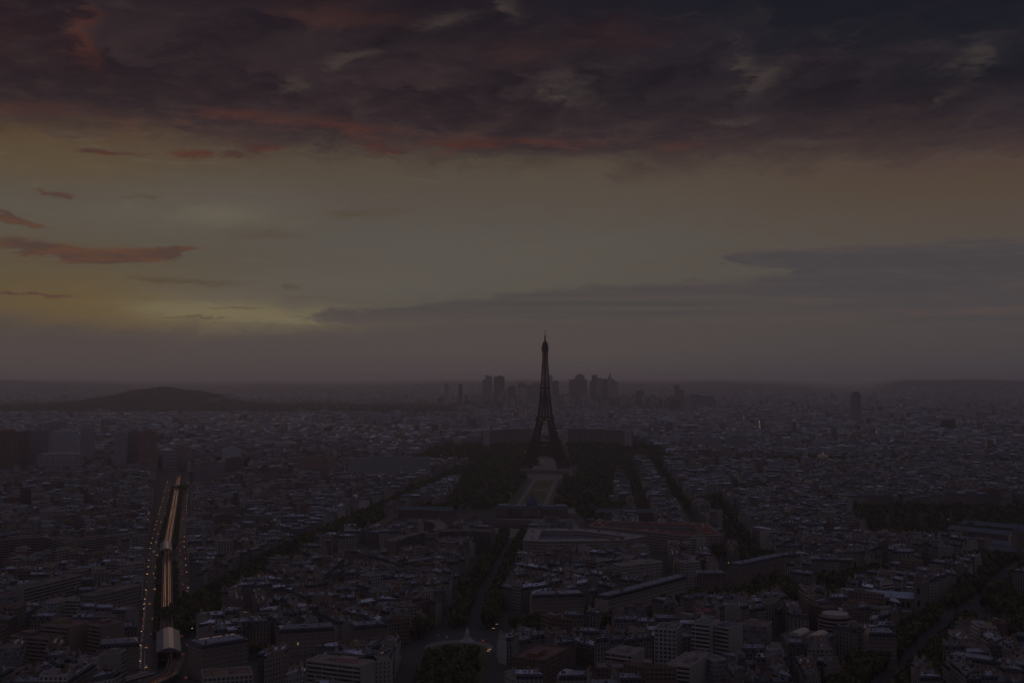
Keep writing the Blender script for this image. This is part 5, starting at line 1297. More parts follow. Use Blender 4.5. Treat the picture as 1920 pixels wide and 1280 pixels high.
# ------------------------------------------------------------------ distant roofs to the horizon
def far_city():
    r = np.random.default_rng(4); V = []; T = []; M = []; y = 3150.0; total = 0
    while y < 13500:
        step = 17 * (y / 3150) ** 0.75; wid = 0.46 * y + 60; cell = 21 * (y / 3150) ** 0.6; n = int(2 * wid / cell)
        x = np.linspace(-wid, wid, n) + r.uniform(-6, 6, n); yy = y + r.uniform(-7, 7, n) * (y / 3150)
        keep = r.random(n) < .88
        forest = ((yy > 6050) & (yy < 8300) & (x < -0.035 * yy + 90 * np.sin(yy / 300)) & (x > -.46 * yy)) | ((yy > 6700) & (yy < 7300) & (x > -.035 * yy) & (x < .17 * yy))
        hill = (np.abs(x + 2480) < 430) & (np.abs(yy - 8350) < 500)
        gard = np.sin(x / 160 + yy / 420) * np.sin(yy / 230 - x / 500) > .93
        keep &= ~forest & ~hill & ~gard
        keep &= np.abs(yy - 3010 + .16 * np.maximum(0, x - 300)) > 85
        for ox, oy, rad in OCC:
            if oy > 3000: keep &= (x - ox) ** 2 + (yy - oy) ** 2 > rad ** 2
        for P in PARKS:
            if max(p[1] for p in P) > 3100: keep &= np.array([not inpoly(p, P) for p in zip(x, yy)])
        x, yy = x[keep], yy[keep]; n = len(x)
        if n:
            ang = .45 * np.sin(x / 260 + yy / 410) + r.choice([0, math.pi / 2], n) + r.uniform(-.08, .08, n)
            w = r.uniform(14, 34, n) * (y / 3150) ** .35; d = r.uniform(10, 15, n) * (y / 3150) ** .4; h = np.clip(r.normal(20, 3.5, n), 8, 40); biz = (x > -.066 * yy) & (x < .15 * yy) & (yy > 7350) & (yy < 8700); tall = r.random(n) < np.where(biz, .35, .02); h = h + tall * r.uniform(8, 28, n) * np.where(biz, 2.0, 1); w = np.where(tall, w * .7, w)
            zb = np.array([terr(a, b) for a, b in zip(x, yy)]); ca, sa = np.cos(ang), np.sin(ang)
            pv = np.zeros((n, 10, 3))
            for k, (i, j) in enumerate(((-1, -1), (1, -1), (1, 1), (-1, 1))):
                lx, ly = i * w / 2, j * d / 2; X_, Y_ = x + lx * ca - ly * sa, yy + lx * sa + ly * ca
                pv[:, k] = np.stack([X_, Y_, zb - 4], 1); pv[:, k + 4] = np.stack([X_, Y_, zb + h], 1)
            flat = tall | (r.random(n) < .3); rh = np.where(flat, 0.02, r.uniform(2.5, 5, n))
            for k, i in ((8, -1), (9, 1)):
                lx = i * w / 2 * .8; pv[:, k] = np.stack([x + lx * ca, yy + lx * sa, zb + h + rh], 1)
            V.append(pv); ii = r.integers(0, len(WALLS), n); wt = np.array([c for c, _ in WALLS])[ii] * r.uniform(.35, 1.2, n)[:, None]
            zt = np.where(r.random(n)[:, None] < .8, np.array([c for c, _ in ZINC])[r.integers(0, 4, n)] * r.uniform(.4, 1.9, n)[:, None], np.array([c for c, _ in FLAT])[r.integers(0, 4, n)])
            T.append(np.stack([wt, wt * .97, wt, wt * .97, zt, zt * .95, zt, zt], 1))
        y += step * 1.25
    V = np.concatenate(V); T = np.concatenate(T); n = len(V); print('far', n)
    base = np.arange(n)[:, None] * 10
    quads = np.array([[0, 1, 5, 4], [1, 2, 6, 5], [2, 3, 7, 6], [3, 0, 4, 7], [4, 5, 9, 8], [6, 7, 8, 9]]); tris = np.array([[5, 6, 9], [7, 4, 8]])
    qi = (base[:, None] + quads[None]).reshape(-1, 4); ti = (base[:, None] + tris[None]).reshape(-1, 3)
    me = bpy.data.meshes.new('distant_city'); me.vertices.add(n * 10); me.vertices.foreach_set('co', V.astype(np.float32).ravel())
    loops = np.concatenate([qi.ravel(), ti.ravel()]).astype(np.int32); me.loops.add(len(loops)); me.loops.foreach_set('vertex_index', loops)
    nq, ntr = len(qi), len(ti); st = np.concatenate([np.arange(nq) * 4, nq * 4 + np.arange(ntr) * 3]).astype(np.int32); me.polygons.add(nq + ntr); me.polygons.foreach_set('loop_start', st)
    mi = np.concatenate([np.tile([0, 0, 0, 0, 1, 1], n), np.tile([1, 1], n)]).astype(np.int32); me.polygons.foreach_set('material_index', mi)
    tt = np.concatenate([T[:, :6].reshape(-1, 3), T[:, 6:].reshape(-1, 3)]); a = me.attributes.new('tint', 'FLOAT_VECTOR', 'FACE'); a.data.foreach_set('vector', tt.astype(np.float32).ravel())
    uq = np.tile(np.array([[0, 0], [7, 0], [7, 6], [0, 6]]), (nq, 1)); uv = me.uv_layers.new(name='UVMap'); uv.data.foreach_set('uv', np.concatenate([uq, np.zeros((ntr * 3, 2))]).astype(np.float32).ravel())
    me.materials.append(MATS['facade_far']); me.materials.append(MATS['zinc']); me.update(calc_edges=True)
    o = link('distant_buildings', me); o['kind'] = 'stuff'; tag(o, 'hazy mass of roofs and house fronts spreading to the far hills', 'buildings')
far_city()

# ------------------------------------------------------------------ ground surfaces
rd, pv_, gv, lw = MB(), MB(), MB(), MB()
def flat(mb, pl, d0, d1, z, mat):
    A, B = offs(pl, d0), offs(pl, d1)
    for i in range(len(pl) - 1): mb.face([(*A[i], z), (*A[i + 1], z), (*B[i + 1], z), (*B[i], z)][::-1], mat)
zz = 0
for k, (nm, (pl, w, tr, rw)) in enumerate(AV.items()):
    if not w: continue
    flat(pv_, pl, -w / 2, w / 2, .06 + .002 * k, 'pavement')
    if nm == 'breteuil': flat(lw, pl, -9, 9, .16, 'lawn'); flat(rd, pl, -19, -11, .14, 'asphalt'); flat(rd, pl, 11, 19, .14, 'asphalt')
    elif nm == 'railway': flat(rd, pl, 9, 19, .14, 'asphalt'); flat(rd, pl, -19, -9, .142, 'asphalt')
    else: flat(rd, pl, -rw, rw, .14 + .002 * k, 'asphalt')
def disc(mb, c, r, z, mat, a0=0, a1=2 * math.pi, n=40, sy=1.0): mb.face([(c[0] + r * math.cos(a0 + (a1 - a0) * i / n), c[1] + r * sy * math.sin(a0 + (a1 - a0) * i / n), z) for i in range(n if a1 - a0 > 6.2 else n + 1)], mat)
disc(rd, (-37, 985), 44, .18, 'asphalt'); disc(rd, (420, 1085), 34, .176, 'asphalt')
disc(gv, (-43, 962), 28, .22, 'gravel'); disc(lw, (-43, 955), 23, .26, 'lawn'); lw.face([(-70, 700, .30), (-22, 700, .30), (-20, 945, .30), (-62, 945, .30)], 'lawn')
# park: lawns between gravel walks along the axis
ax = math.radians(-4.3)
def axp(s, t): return (22 + math.sin(-ax) * s + math.cos(ax) * t, 1880 + math.cos(ax) * s + math.sin(ax) * t)   # s along the axis, t to the right
gv.face([(*axp(30, -27), .1), (*axp(30, 27), .1), (*axp(730, 27), .1), (*axp(730, -27), .1)], 'gravel')
br_ = [(70, 2900, .9), (135, 2900, .9), (160, 3330, 8), (70, 3330, 8)]; pv_.face(br_, 'gravel')
for s0, s1 in ((60, 190), (205, 420), (445, 640)): lw.face([(*axp(s0, -19), .2), (*axp(s0, 19), .2), (*axp(s1, 19), .2), (*axp(s1, -19), .2)], 'lawn')
for t in (-82, 32):
    lw.face([(*axp(60, t), .12), (*axp(60, t + 50), .12), (*axp(640, t + 50), .12), (*axp(640, t), .12)], 'lawn')
pv_.face([(*axp(690, -60), .14), (*axp(690, 60), .14), (*axp(1050, 45), .14), (*axp(1050, -45), .14)], 'gravel')
gv.face([(70, 1905, .15), (150, 1910, .15), (150, 1990, .15), (78, 1990, .15)], 'gravel')
gv.face([(-90, 1650, .12), (100, 1650, .12), (95, 1835, .12), (-80, 1835, .12)], 'gravel')
for x0, x1 in ((-60, -25), (-12, 18), (32, 62)): lw.face([(x0, 1740, .2), (x1, 1740, .2), (x1, 1790, .2), (x0, 1790, .2)], 'lawn')
gv.face([(-60, 1600, .12), (10, 1600, .12), (20, 1648, .12), (-70, 1648, .12)], 'gravel')
P4 = [G(u, v) for u, v in ((1740, 1060), (1930, 1070), (1930, 1035), (1760, 1035))]; gv.face([(*p, .15) for p in P4], 'gravel')
P4 = [G(u, v) for u, v in ((1745, 1035), (1930, 1034), (1900, 1015), (1750, 1018))]; lw.face([(*p, .17) for p in P4], 'lawn')
struct('road', rd); struct('pavement', pv_); struct('gravel_path', gv); struct('lawn', lw)
wt_ = MB(); xs = list(range(-2400, 2401, 120))
for a, b in zip(xs, xs[1:]): wt_.face([(a, seine_y(a) - 55, .3), (b, seine_y(b) - 55, .3), (b, seine_y(b) + 50, .3), (a, seine_y(a) + 50, .3)], 'water')
struct('river', wt_)

# ------------------------------------------------------------------ trees
def crown_mb(seed, nq, size, tint):
    r = random.Random(seed); mb = MB(); lobes = [(0, 0, .62, .62)] + [(r.uniform(-.5, .5), r.uniform(-.5, .5), r.uniform(.42, .95), r.uniform(.34, .52)) for _ in range(7)]
    for k in range(nq):
        lx, ly, lz, lr = r.choice(lobes); 
        while True:
            d = Vector((r.gauss(0, 1), r.gauss(0, 1), r.gauss(.25, 1)));
            if d.length > .1: break
        d.normalize(); p = Vector((lx, ly, lz)) + d * lr * r.uniform(.7, 1.08); n = (d + Vector((r.uniform(-.6, .6), r.uniform(-.6, .6), r.uniform(-.4, .6)))).normalized()
        t1 = n.orthogonal().normalized(); t2 = n.cross(t1); a = r.uniform(0, 6.28); u = (t1 * math.cos(a) + t2 * math.sin(a)) * size * r.uniform(.6, 1.2); v = (t2 * math.cos(a) - t1 * math.sin(a)) * size * r.uniform(.6, 1.2)
        f = r.uniform(.6, 1.5); tn = (tint[0] * f * r.uniform(.9, 1.2), tint[1] * f, tint[2] * f)
        mb.face([tuple(p - u - v), tuple(p + u - v * .6), tuple(p + u * .8 + v), tuple(p - u * .7 + v * .9)], 'leaf', tn)
    # dense inner mass
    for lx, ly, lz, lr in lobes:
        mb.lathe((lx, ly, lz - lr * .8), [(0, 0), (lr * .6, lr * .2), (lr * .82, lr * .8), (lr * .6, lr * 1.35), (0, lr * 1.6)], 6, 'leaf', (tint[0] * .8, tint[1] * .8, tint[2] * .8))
    return mb
GT = [(0.066, 0.080, 0.032), (0.090, 0.090, 0.034), (0.048, 0.066, 0.030), (0.10, 0.084, 0.036)]
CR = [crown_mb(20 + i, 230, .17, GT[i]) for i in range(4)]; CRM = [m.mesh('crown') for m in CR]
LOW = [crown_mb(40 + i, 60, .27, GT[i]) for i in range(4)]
tk = MB(); tk.lathe((0, 0, 0), [(.07, 0), (.05, .25), (.04, .55), (.02, .8)], 6, 'bark')
for k in range(4): a = k * 1.6; tk.bar((0, 0, .38), (.3 * math.cos(a), .3 * math.sin(a), .7), .025, 'bark')
TKM = tk.mesh('trunk')
TREES = []                                   # x, y, z, radius, height, street name
rt_ = random.Random(77)
SN = {'suffren': 'the wooded avenue', 'saxe': 'the straight avenue', 'breteuil': 'the planted esplanade', 'boulevard': 'the right boulevard', 'duquesne': 'the ministry avenue', 'railway': 'the railway', 'picquet': 'a cross avenue', 'bosquet': 'a far avenue', 'bourdonnais': 'a far avenue', 'segur': 'the cross avenue', 'emile': 'a far avenue'}
for nm, (pl, w, tr, _) in AV.items():
    tr = tr if nm != 'railway' else [-8.5, 8.5]
    for row, off_ in enumerate(tr):
        Lp = offs(pl, off_); carry = 0
        for a, b in segs(Lp):
            L = dist(a, b); s = carry
            while s < L:
                p = lerp(a, b, s / L); st = 8.5 if nm != 'breteuil' else 9
                if nm == 'railway' and (p[1] < 985 or p[1] > 2330 or 1395 < p[1] < 1505): s += st; continue
                R_ = rt_.uniform(4.6, 6.3) if nm != 'railway' else rt_.uniform(3.0, 3.9)
                if rt_.random() > .05 and dist(p, (-37, 985)) > 46 and dist(p, (420, 1085)) > 34: TREES.append((p[0] + rt_.uniform(-1, 1), p[1] + rt_.uniform(-1, 1), 0, R_, rt_.uniform(11, 16) if nm != 'railway' else rt_.uniform(7, 9), (nm, row)))
                s += st
            carry = s - L
def fill(poly, step, hmin, hmax, nm, prob=.9, avoid=None):
    xs = [p[0] for p in poly]; ys = [p[1] for p in poly]; y = min(ys)
    while y < max(ys):
        x = min(xs)
        while x < max(xs):
            q = (x + rt_.uniform(-.4, .4) * step, y + rt_.uniform(-.4, .4) * step)
            if inpoly(q, poly) and rt_.random() < prob and not any((q[0] - a) ** 2 + (q[1] - b) ** 2 < (c * .8) ** 2 for a, b, c in OCC) and not (avoid and avoid(q)):
                h = rt_.uniform(hmin, hmax); TREES.append((q[0], q[1], terr(*q), rt_.uniform(.38, .5) * h, h, (nm, 0)))
            x += step
        y += step
def inaxis(q):
    dx, dy = q[0] - 22, q[1] - 1880; s = -math.sin(ax) * dx + math.cos(ax) * dy; t = math.cos(ax) * dx + math.sin(ax) * dy
    return 20 < s < 820 and abs(t) < 42 or 60 < s < 400 and 42 < abs(t) < 62 and math.sin(s / 30) > .2 or s >= 640 and abs(t) < 66 or 60 < s < 640 and (-118 < t < -88 or 82 < t < 108) and math.sin(s / 45) > -.3 or s < 25 and abs(t) < 75
fill(PARKS[0], 11.5, 10, 17, 'park', .84, inaxis)
fill([(-150, 1860), (-95, 1860), (-95, 1960), (-140, 1960)], 11, 11, 16, 'park'); fill([(95, 1850), (215, 1850), (225, 2000), (120, 2000)], 11, 11, 16, 'park', .8, lambda q: 70 < q[0] < 152 and 1900 < q[1] < 1992)
fill([(-72, 700), (-26, 700), (-24, 925), (-64, 932)], 7, 8, 12, 'roundabout strip', .95)
fill([(158, 3070), (420, 3050), (420, 3335), (158, 3360)], 10, 13, 19, 'far bank', .9)
fill([(-260, 3060), (50, 3060), (50, 3360), (-260, 3290)], 10, 13, 19, 'far bank', .9)
fill(PARKS[4], 13, 9, 16, 'gardens', .6, lambda q: inpoly(q, [G(1740, 1062), G(1935, 1072), G(1925, 1015), G(1750, 1018)]))
fill(PARKS[7], 10, 9, 17, 'the walled grounds', .8, lambda q: any(dseg(q, a, b) < 22 for a, b in segs(AV['boulevard'][0])))
fill([(180, 780), (290, 780), (330, 870), (235, 905)], 9, 9, 16, 'the walled grounds', .85, lambda q: any(dseg(q, a, b) < 12 for a, b in segs(AV['boulevard'][0])))
fill([(-125, 1000), (-68, 985), (-66, 1035), (-118, 1065)], 8.5, 9, 15, 'the wooded square', .95)
fill([(-215, 915), (-125, 900), (-125, 925), (-215, 945)], 8, 8, 13, 'the small garden', .95)
fill([(240, 1130), (330, 1130), (330, 1200), (240, 1200)], 9, 9, 14, 'the church garden', .9)
fill([(270, 985), (345, 985), (345, 1080), (290, 1080)], 9, 9, 15, 'the church garden', .7, lambda q: blocked(q, 3))
fill([(60, 1215), (115, 1210), (120, 1290), (66, 1290)], 9, 9, 15, 'the hidden courtyard', .9, lambda q: blocked(q, 2))
fill([(70, 1090), (140, 1085), (140, 1130), (80, 1135)], 9, 9, 13, 'the hidden courtyard', .9, lambda q: blocked(q, 2))
for x in range(-1500, 1700, 12):
    for s, rows in ((-1, 2), (1, 2)):
        for k in range(rows):
            if rt_.random() < .8 and abs(x - 108) > 42: y = seine_y(x) + s * (60 + 12 * k); TREES.append((x + rt_.uniform(-3, 3), y + rt_.uniform(-3, 3), .2, rt_.uniform(5, 7.5), rt_.uniform(12, 18), ('quay', 0)))
fill([(600, 3050), (1100, 2960), (1150, 3160), (650, 3230)], 15, 12, 18, 'quay', .6)
fill([(-1050, 2650), (-880, 2650), (-820, 2950), (-1080, 2950)], 13, 12, 18, 'quay', .75)
for m in COURT: TREES.append((m[0], m[1], terr(*m), rt_.uniform(3, 5), rt_.uniform(8, 13), ('court', 0)))
for _ in range(700):                         # greenery between distant roofs
    y = rt_.uniform(3300, 7800); x = rt_.uniform(-.45, .45) * y
    if math.sin(x / 160 + y / 420) * math.sin(y / 230 - x / 500) > .4: 
        for _k in range(5): q = (x + rt_.uniform(-40, 40), y + rt_.uniform(-30, 30)); TREES.append((q[0], q[1], terr(*q), rt_.uniform(6, 10), rt_.uniform(13, 19), ('far', 0)))
for _ in range(1500):
    a = rt_.uniform(-.8, .8); b = rt_.uniform(-1, 1); x = -2480 + 470 * a; y = 8350 + 520 * b; TREES.append((x, y, terr(x, y) - 3, 16, 15, ('far', 0)))
print('trees', len(TREES))
cand = []
for i, t in enumerate(TREES):
    u, v = proj(t[0], t[1], t[2] + t[4] * .7)
    if 0 < u < 1920 and v < 1282: cand.append((t[1] / t[4] * 12, i))
cand.sort(); pickT = [i for _, i in cand[:296]]; ps = set(pickT); cnt = {}
COLN = ['mid green', 'yellowish green', 'dark green', 'olive']
for i in sorted(pickT, key=lambda i: TREES[i][1]):
    x, y, z, R_, h, (nm, row) = TREES[i]; k = i % 4; key = (nm, row); cnt[key] = cnt.get(key, 0) + 1; o_ = ordw(cnt[key])
    if nm in SN: lab = f"{COLN[k]} tree, {o_} from the near end in the {ordw(row + 1)} row of {SN[nm]}"
    elif nm == 'court': lab = f"{COLN[k]} tree standing in a courtyard between houses, {o_} nearest of them"
    elif nm == 'roundabout strip': lab = f"{COLN[k]} tree in the strip before the roundabout, {o_} nearest there"
    else: lab = f"{COLN[k]} tree, {o_} nearest in {nm}"
    root = thing('broadleaf_tree', lab, 'tree', (x, y, z), rt_.uniform(0, 6.28), 'broadleaf trees of the avenues and gardens')
    a = link('trunk', TKM, root); a.scale = (h * .6, h * .6, h * .8); c = link('crown', CRM[k], root, (0, 0, h * .22)); c.scale = (R_, R_, h * .62)
def bulk(name, idx, protos, label):
    Vs, Ts, base = [], [], []; 
    for k, pm in enumerate(protos):
        I = [i for i in idx if i % 4 == k]
        if not I: continue
        v0 = np.array(pm.V); rng_ = np.random.default_rng(k); nf = len(pm.F); t0 = np.array(pm.T)
        lens = np.array([len(f) for f in pm.F])
        for i in I:
            x, y, z, R_, h, _ = TREES[i]; a = rng_.uniform(0, 6.28); c, s = math.cos(a), math.sin(a); v = np.empty_like(v0)
            v[:, 0] = (v0[:, 0] * c - v0[:, 1] * s) * R_ + x; v[:, 1] = (v0[:, 0] * s + v0[:, 1] * c) * R_ + y; v[:, 2] = v0[:, 2] * h * .62 + z + h * .22
            Vs.append(v); Ts.append(t0 * rng_.uniform(.7, 1.25)); base.append(lens)
    V = np.concatenate(Vs).astype(np.float32); T = np.concatenate(Ts).astype(np.float32); L = np.concatenate(base); me = bpy.data.meshes.new(name)
    me.vertices.add(len(V)); me.vertices.foreach_set('co', V.ravel()); me.loops.add(len(V)); me.loops.foreach_set('vertex_index', np.arange(len(V), dtype=np.int32)); me.polygons.add(len(L)); st = np.zeros(len(L), np.int32); st[1:] = np.cumsum(L)[:-1]; me.polygons.foreach_set('loop_start', st)
    a = me.attributes.new('tint', 'FLOAT_VECTOR', 'FACE'); a.data.foreach_set('vector', T.ravel()); me.materials.append(MATS['leaf']); me.update(calc_edges=True)
    o = link(name, me); o['kind'] = 'stuff'; tag(o, label, 'trees')
bulk('distant_trees', [i for i in range(len(TREES)) if i not in ps], LOW, 'dark mass of park, quay and garden trees farther into the city')

def forest():                                # far wood: lumpy canopy
    r = np.random.default_rng(9); mb = MB(); y = 6050.0; rows = []
    while y < 8300:
        xs_ = np.arange(-.47 * y, -.035 * y + 90 * math.sin(y / 300), 16); rows.append((y, xs_)); y += 30
    mb2 = MB()
    for y, xs_ in rows:
        for x in xs_:
            if abs(x + 2440) < 430 and y > 7950: continue
            if r.random() < .55: h = r.uniform(9, 17); w = r.uniform(12, 22); f = r.uniform(.5, 1.4); z = terr(x, y); mb2.lathe((x + r.uniform(-6, 6), y + r.uniform(-12, 12), z - 2), [(w * .9, 0), (w * .75, h * .7), (w * .35, h), (0, h * 1.08)], 5, 'leaf', (.05 * f, .045 * f, .03 * f))
    for y in np.arange(6700, 7300, 34):
        for x in np.arange(-.035 * y, .17 * y, 18):
            if r.random() < .5: h = r.uniform(9, 16); w = r.uniform(12, 22); f = r.uniform(.5, 1.4); z = terr(x, y); mb2.lathe((x, y, z - 2), [(w * .9, 0), (w * .7, h * .7), (0, h)], 5, 'leaf', (.035 * f, .035 * f, .02 * f))
    o = obj('far_wood', mb2); o['kind'] = 'stuff'; tag(o, 'dark far-off wood stretching under the round hill', 'wood')
forest()

# ------------------------------------------------------------------ parked cars, street lamps, distant floodlights
def car_proto(col, red=False, front=False):
    b = MB(); b.prism([(-.88, -2.1), (.88, -2.1), (.88, 2.1), (-.88, 2.1)], .35, .85, 'car_paint', col); b.prism([(-.8, -1.7), (.8, -1.7), (.8, 1.0), (-.8, 1.0)], .85, 1.0, 'car_paint', col)
    g = MB(); g.face([(-.78, -1.6, 1), (.78, -1.6, 1), (.66, -1.1, 1.42), (-.66, -1.1, 1.42)], 'glass_dark'); g.face([(.78, .9, 1), (-.78, .9, 1), (-.66, .2, 1.42), (.66, .2, 1.42)], 'glass_dark')
    for s in (-1, 1): P = [(s * .78, -1.6, 1), (s * .66, -1.1, 1.42), (s * .66, .2, 1.42), (s * .78, .9, 1)]; g.face(P if s < 0 else P[::-1], 'glass_dark')
    b.face([(-.66, -1.1, 1.425), (.66, -1.1, 1.425), (.66, .2, 1.425), (-.66, .2, 1.425)], 'car_paint', col)
    w = MB()
    for a in [(-.8, -1.3), (.8, -1.3), (-.8, 1.3), (.8, 1.3)]: w.lathe((a[0], a[1], .0), [(.0, 0), (.33, .05), (.33, .6), (0, .66)], 6, 'dark_metal')
    l = MB()
    for s in (-.62, .62): l.box((s, -2.13 if red else 2.13, .55), (.34, .1, .22), 0, 'lamp_red' if red else 'lamp_warm')
    return b.mesh('body'), g.mesh('window'), w.mesh('wheel'), l.mesh('lamp')
CC = [((.5, .5, .5), 'silver'), ((.03, .03, .035), 'black'), ((.65, .64, .62), 'white'), ((.08, .1, .16), 'dark blue'), ((.25, .04, .035), 'dark red'), ((.2, .2, .21), 'grey')]
CP = [car_proto(c) for c, _ in CC]; CPR = [car_proto(c, True) for c, _ in CC]
def car(x, y, z, rz, k, label, lit=0, group='cars parked along the kerbs'):
    p = (CPR if lit == 1 else CP)[k]; root = thing('parked_car' if not lit else 'car', label, 'car', (x, y, z), rz, group)
    link('body', p[0], root); link('window', p[1], root); link('wheel', p[2], root)
    if lit: link('lamp', p[3], root)
rc = random.Random(3)
def carline(pl, off_, y0, y1, where, n_max, step=6.2):
    n = 0; L = offs(pl, off_)
    for a, b in segs(L):
        D = dist(a, b); s = 0
        while s < D and n < n_max:
            p = lerp(a, b, s / D); s += step * (1 if rc.random() < .8 else 2)
            if not (y0 < p[1] < y1): continue
            n += 1; k = rc.randrange(6); car(p[0], p[1], .16, math.atan2(b[1] - a[1], b[0] - a[0]) - math.pi / 2, k, f"{CC[k][1]} parked car, {ordw(n)} from the near end {where}")
carline(AV['railway'][0], 20, 850, 1300, 'beside the railway trees, avenue side', 55)
carline(AV['railway'][0], -20, 850, 1300, 'beside the railway trees, office side', 55)
carline(AV['saxe'][0], 12.5, 1035, 1400, 'under the straight avenue trees', 30, 8)
carline(AV['boulevard'][0], 11, 800, 1050, 'at the kerb of the right boulevard', 20, 9)
for n, (u, v, k, lt_) in enumerate([(905, 1199, 0, 1), (1821, 1124, 1, 1), (1802, 1150, 5, 1), (1770, 1143, 4, 1), (1715, 1244, 1, 1), (925, 1176, 2, 2), (931, 1168, 1, 2), (918, 1215, 2, 2), (915, 1218, 0, 2), (838, 1193, 2, 0), (822, 1190, 0, 0), (800, 1196, 5, 0)]):
    x, y = G(u, v, 1); d = {1: 'with glowing red tail lamps', 2: 'with bright headlamps', 0: 'without lights'}[lt_]; w = 'at the roundabout' if u < 1000 else 'on the right boulevard'
    car(x, y, .2, (-.6 if u > 1000 else .1) + (math.pi if lt_ == 2 else 0), k, f"{CC[k][1]} car {d} {w}, {ordw(n + 1)} moving car", lt_ or 1 if lt_ else 0, 'cars driving at dusk')
def lamp_mesh(): p = MB(); p.lathe((0, 0, 0), [(.14, 0), (.08, 4), (.07, 8.6)], 6, 'dark_metal'); p.bar((0, 0, 8.5), (1.2, 0, 8.9), .1, 'dark_metal'); return p.mesh('post')
LPM = lamp_mesh()
def head(mat, s): h = MB(); h.box((1.3, 0, 8.65), (.9 * s, .45 * s, .28 * s), 0, mat); return h.mesh('lamp')
HD = {'lamp_warm': head('lamp_warm', .8), 'lamp_white': head('lamp_white', .8), 'lamp_red': head('lamp_red', .8)}
def lamp(x, y, z, label, m='lamp_warm', rz=0, s=1.0, name='street_lamp'):
    root = thing(name, label, 'lamp', (x, y, z), rz, 'street lamps lit at dusk'); root.scale = (s, s, s); link('post', LPM, root); link('lamp', HD[m], root)
for side in (-1, 1):
    L = offs(AV['railway'][0], side * 21.5); n = 0
    for a, b in segs(L):
        D = dist(a, b); k = int(D / 46)
        for i in range(k):
            p = lerp(a, b, (i + .5) / k)
            if p[1] < 880 or p[1] > 2400: continue
            n += 1; lamp(p[0], p[1], 0, f"lit orange street lamp, {ordw(n)} from the near end on the {'avenue' if side > 0 else 'office'} side of the railway", 'lamp_warm' if n % 4 else 'lamp_red', rz=0 if side < 0 else math.pi, s=1.0)
rm = random.Random(8)
for side in (-1, 1):
    L = offs(AV['railway'][0], side * 14); n = 0
    for a, b in segs(L):
        D = dist(a, b); s = 0
        while s < D:
            p = lerp(a, b, s / D); s += rm.uniform(18, 70) * (1 if p[1] < 1600 else 1.5) * (1.7 if side < 0 else 1)
            if p[1] < 860 or p[1] > 2350: continue
            n += 1; toward = side < 0; k = rm.randrange(6)
            car(p[0] + rm.choice([-2, 2]), p[1], .16, math.atan2(b[1] - a[1], b[0] - a[0]) - math.pi / 2 + (math.pi if toward else 0), k, f"{CC[k][1]} car with {'headlamps' if toward else 'red tail lamps'} on, {ordw(n)} from the near end beside the railway", 2 if toward else 1, 'cars driving at dusk')
n = 0
for u, v, m in ((722, 1015, 'lamp_warm'), (735, 1013, 'lamp_warm'), (750, 1004, 'lamp_warm'), (760, 998, 'lamp_warm'), (262, 1077, 'lamp_warm'), (275, 1075, 'lamp_warm'), (288, 1074, 'lamp_warm'), (270, 1131, 'lamp_warm'), (200, 1090, 'lamp_red'), (1202, 1031, 'lamp_warm'), (1366, 1054, 'lamp_warm'), (1418, 1098, 'lamp_red'), (1435, 1110, 'lamp_red'), (1341, 957, 'lamp_warm'), (1362, 968, 'lamp_warm'), (1383, 983, 'lamp_warm'), (1270, 968, 'lamp_warm'), (1782, 990, 'lamp_white'), (1800, 992, 'lamp_white'), (1661, 985, 'lamp_white'), (1778, 973, 'lamp_white'), (668, 1213, 'lamp_white'), (548, 1194, 'lamp_white'), (862, 1145, 'lamp_white'), (1820, 1112, 'lamp_warm'), (1715, 1245, 'lamp_warm'), (1700, 866, 'lamp_warm'), (1731, 823, 'lamp_warm'), (1681, 867, 'lamp_warm'), (826, 855, 'lamp_white'), (590, 872, 'lamp_warm'), (605, 868, 'lamp_warm'), (998, 872, 'lamp_warm'), (1002, 866, 'lamp_warm'), (1018, 866, 'lamp_warm'), (1047, 871, 'lamp_white'), (985, 850, 'lamp_warm'), (1050, 825, 'lamp_warm'), (1203, 845, 'lamp_red'), (1204, 830, 'lamp_red'), (1590, 821, 'lamp_red'), (1606, 823, 'lamp_warm'), (1840, 830, 'lamp_red'), (1862, 828, 'lamp_red'), (1896, 818, 'lamp_warm'), (1588, 839, 'lamp_white'), (1880, 818, 'lamp_red'), (1810, 860, 'lamp_red'), (1750, 875, 'lamp_red')):
    x, y = G(u, v, 9.0); n += 1; zb = terr(x, y) + (9 if y > 1900 else 0) ; x, y = G(u, v, 9.0 + zb); lamp(x - 1.3, y, zb if y > 1900 else 0, f"single lit {'orange' if m == 'lamp_warm' else 'white' if m == 'lamp_white' else 'red'} lamp, {ordw(n)} nearest of the scattered street lights", m, s=1.0 if y < 1900 else 1.0 + (y - 1900) / 2600)
n = 0
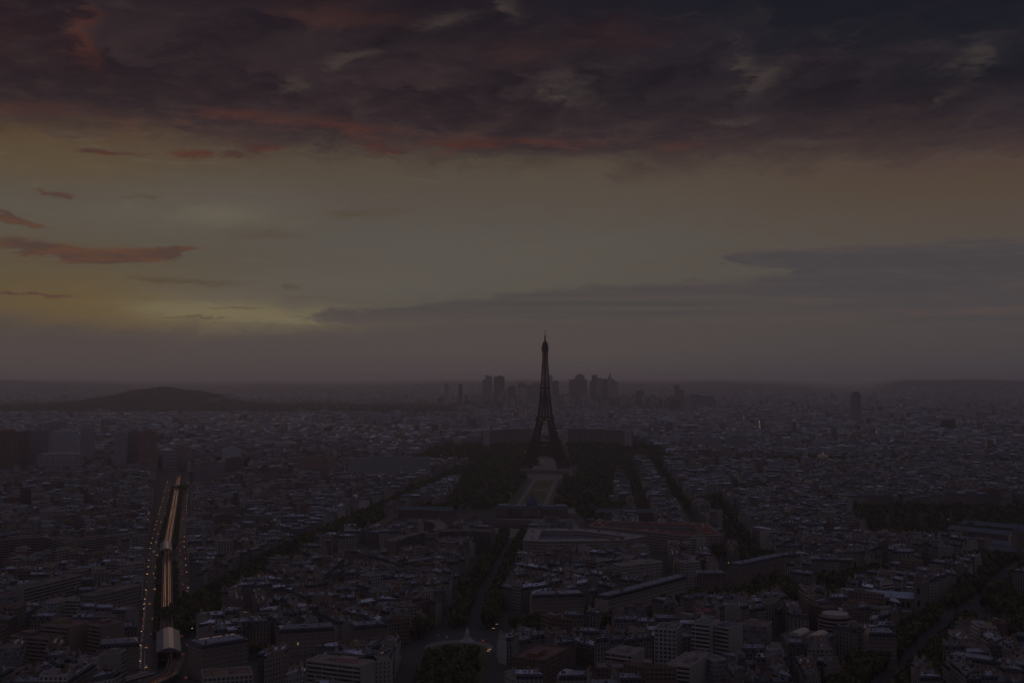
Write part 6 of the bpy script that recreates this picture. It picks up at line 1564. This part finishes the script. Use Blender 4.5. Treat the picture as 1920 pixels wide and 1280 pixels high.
for u, v, s in ((563, 764, 5.5), (633, 763, 4.5), (652, 763, 5), (692, 783, 5), (1134, 784, 4.5), (1150, 784, 4), (1257, 784, 5), (1240, 783, 3), (1225, 784, 3), (1697, 778, 6), (1739, 778, 6), (1540, 758, 4), (248, 765, 5), (537, 763, 3), (1523, 750, 3.4), (1851, 743, 3.5), (857, 749, 3)):
    Y = 218 * F / (v - 708) * .82; p = at(u, v, Y); n += 1; zb = p[2] - 8.7 * s * .55; lamp(p[0] - 1.3 * s * .55, Y, zb, f"bright far floodlight twinkling over distant roofs, {ordw(n)} of the far lights", 'lamp_white', s=s * .55, name='floodlight')
for k, (x, y) in enumerate(((-268, 868), (-286, 1000))):
    root = thing('flag_pole', f"slender white pole at the {'curved rails' if k == 0 else 'station trees'}", 'pole', (x, y, 0)); p = MB(); p.lathe((0, 0, 0), [(.3, 0), (.2, 17), (.05, 20)], 6, 'white_paint'); obj('pole', p, root)

# ------------------------------------------------------------------ haze
def haze():
    mb = MB(); mb.prism([(-40000, -700), (40000, -700), (40000, 61000), (-40000, 61000)], -10, 345, 'x', (1, 1, 1), bottom=True) if False else None
    me = bpy.data.meshes.new('haze'); x, y0, y1, z0, z1 = 42000, -900, 62000, -12, 350
    vs = [(-x, y0, z0), (x, y0, z0), (x, y1, z0), (-x, y1, z0), (-x, y0, z1), (x, y0, z1), (x, y1, z1), (-x, y1, z1)]
    me.from_pydata(vs, [], [(3, 2, 1, 0), (4, 5, 6, 7), (0, 1, 5, 4), (1, 2, 6, 5), (2, 3, 7, 6), (3, 0, 4, 7)])
    m = bpy.data.materials.new('haze'); m.use_nodes = True; nt = m.node_tree; nt.nodes.clear(); v = nt.nodes.new('ShaderNodeVolumePrincipled'); o_ = nt.nodes.new('ShaderNodeOutputMaterial'); nt.links.new(v.outputs[0], o_.inputs['Volume'])
    v.inputs['Density'].default_value = HAZE_D; v.inputs['Color'].default_value = (*HAZE_C, 1); v.inputs['Anisotropy'].default_value = 0.45
    me.materials.append(m); o = link('haze', me); o['kind'] = 'stuff'; tag(o, 'thin evening haze over the whole city', 'haze')
HAZE_D = 5.8e-5; HAZE_C = (0.975, 0.975, 1.0)
haze()
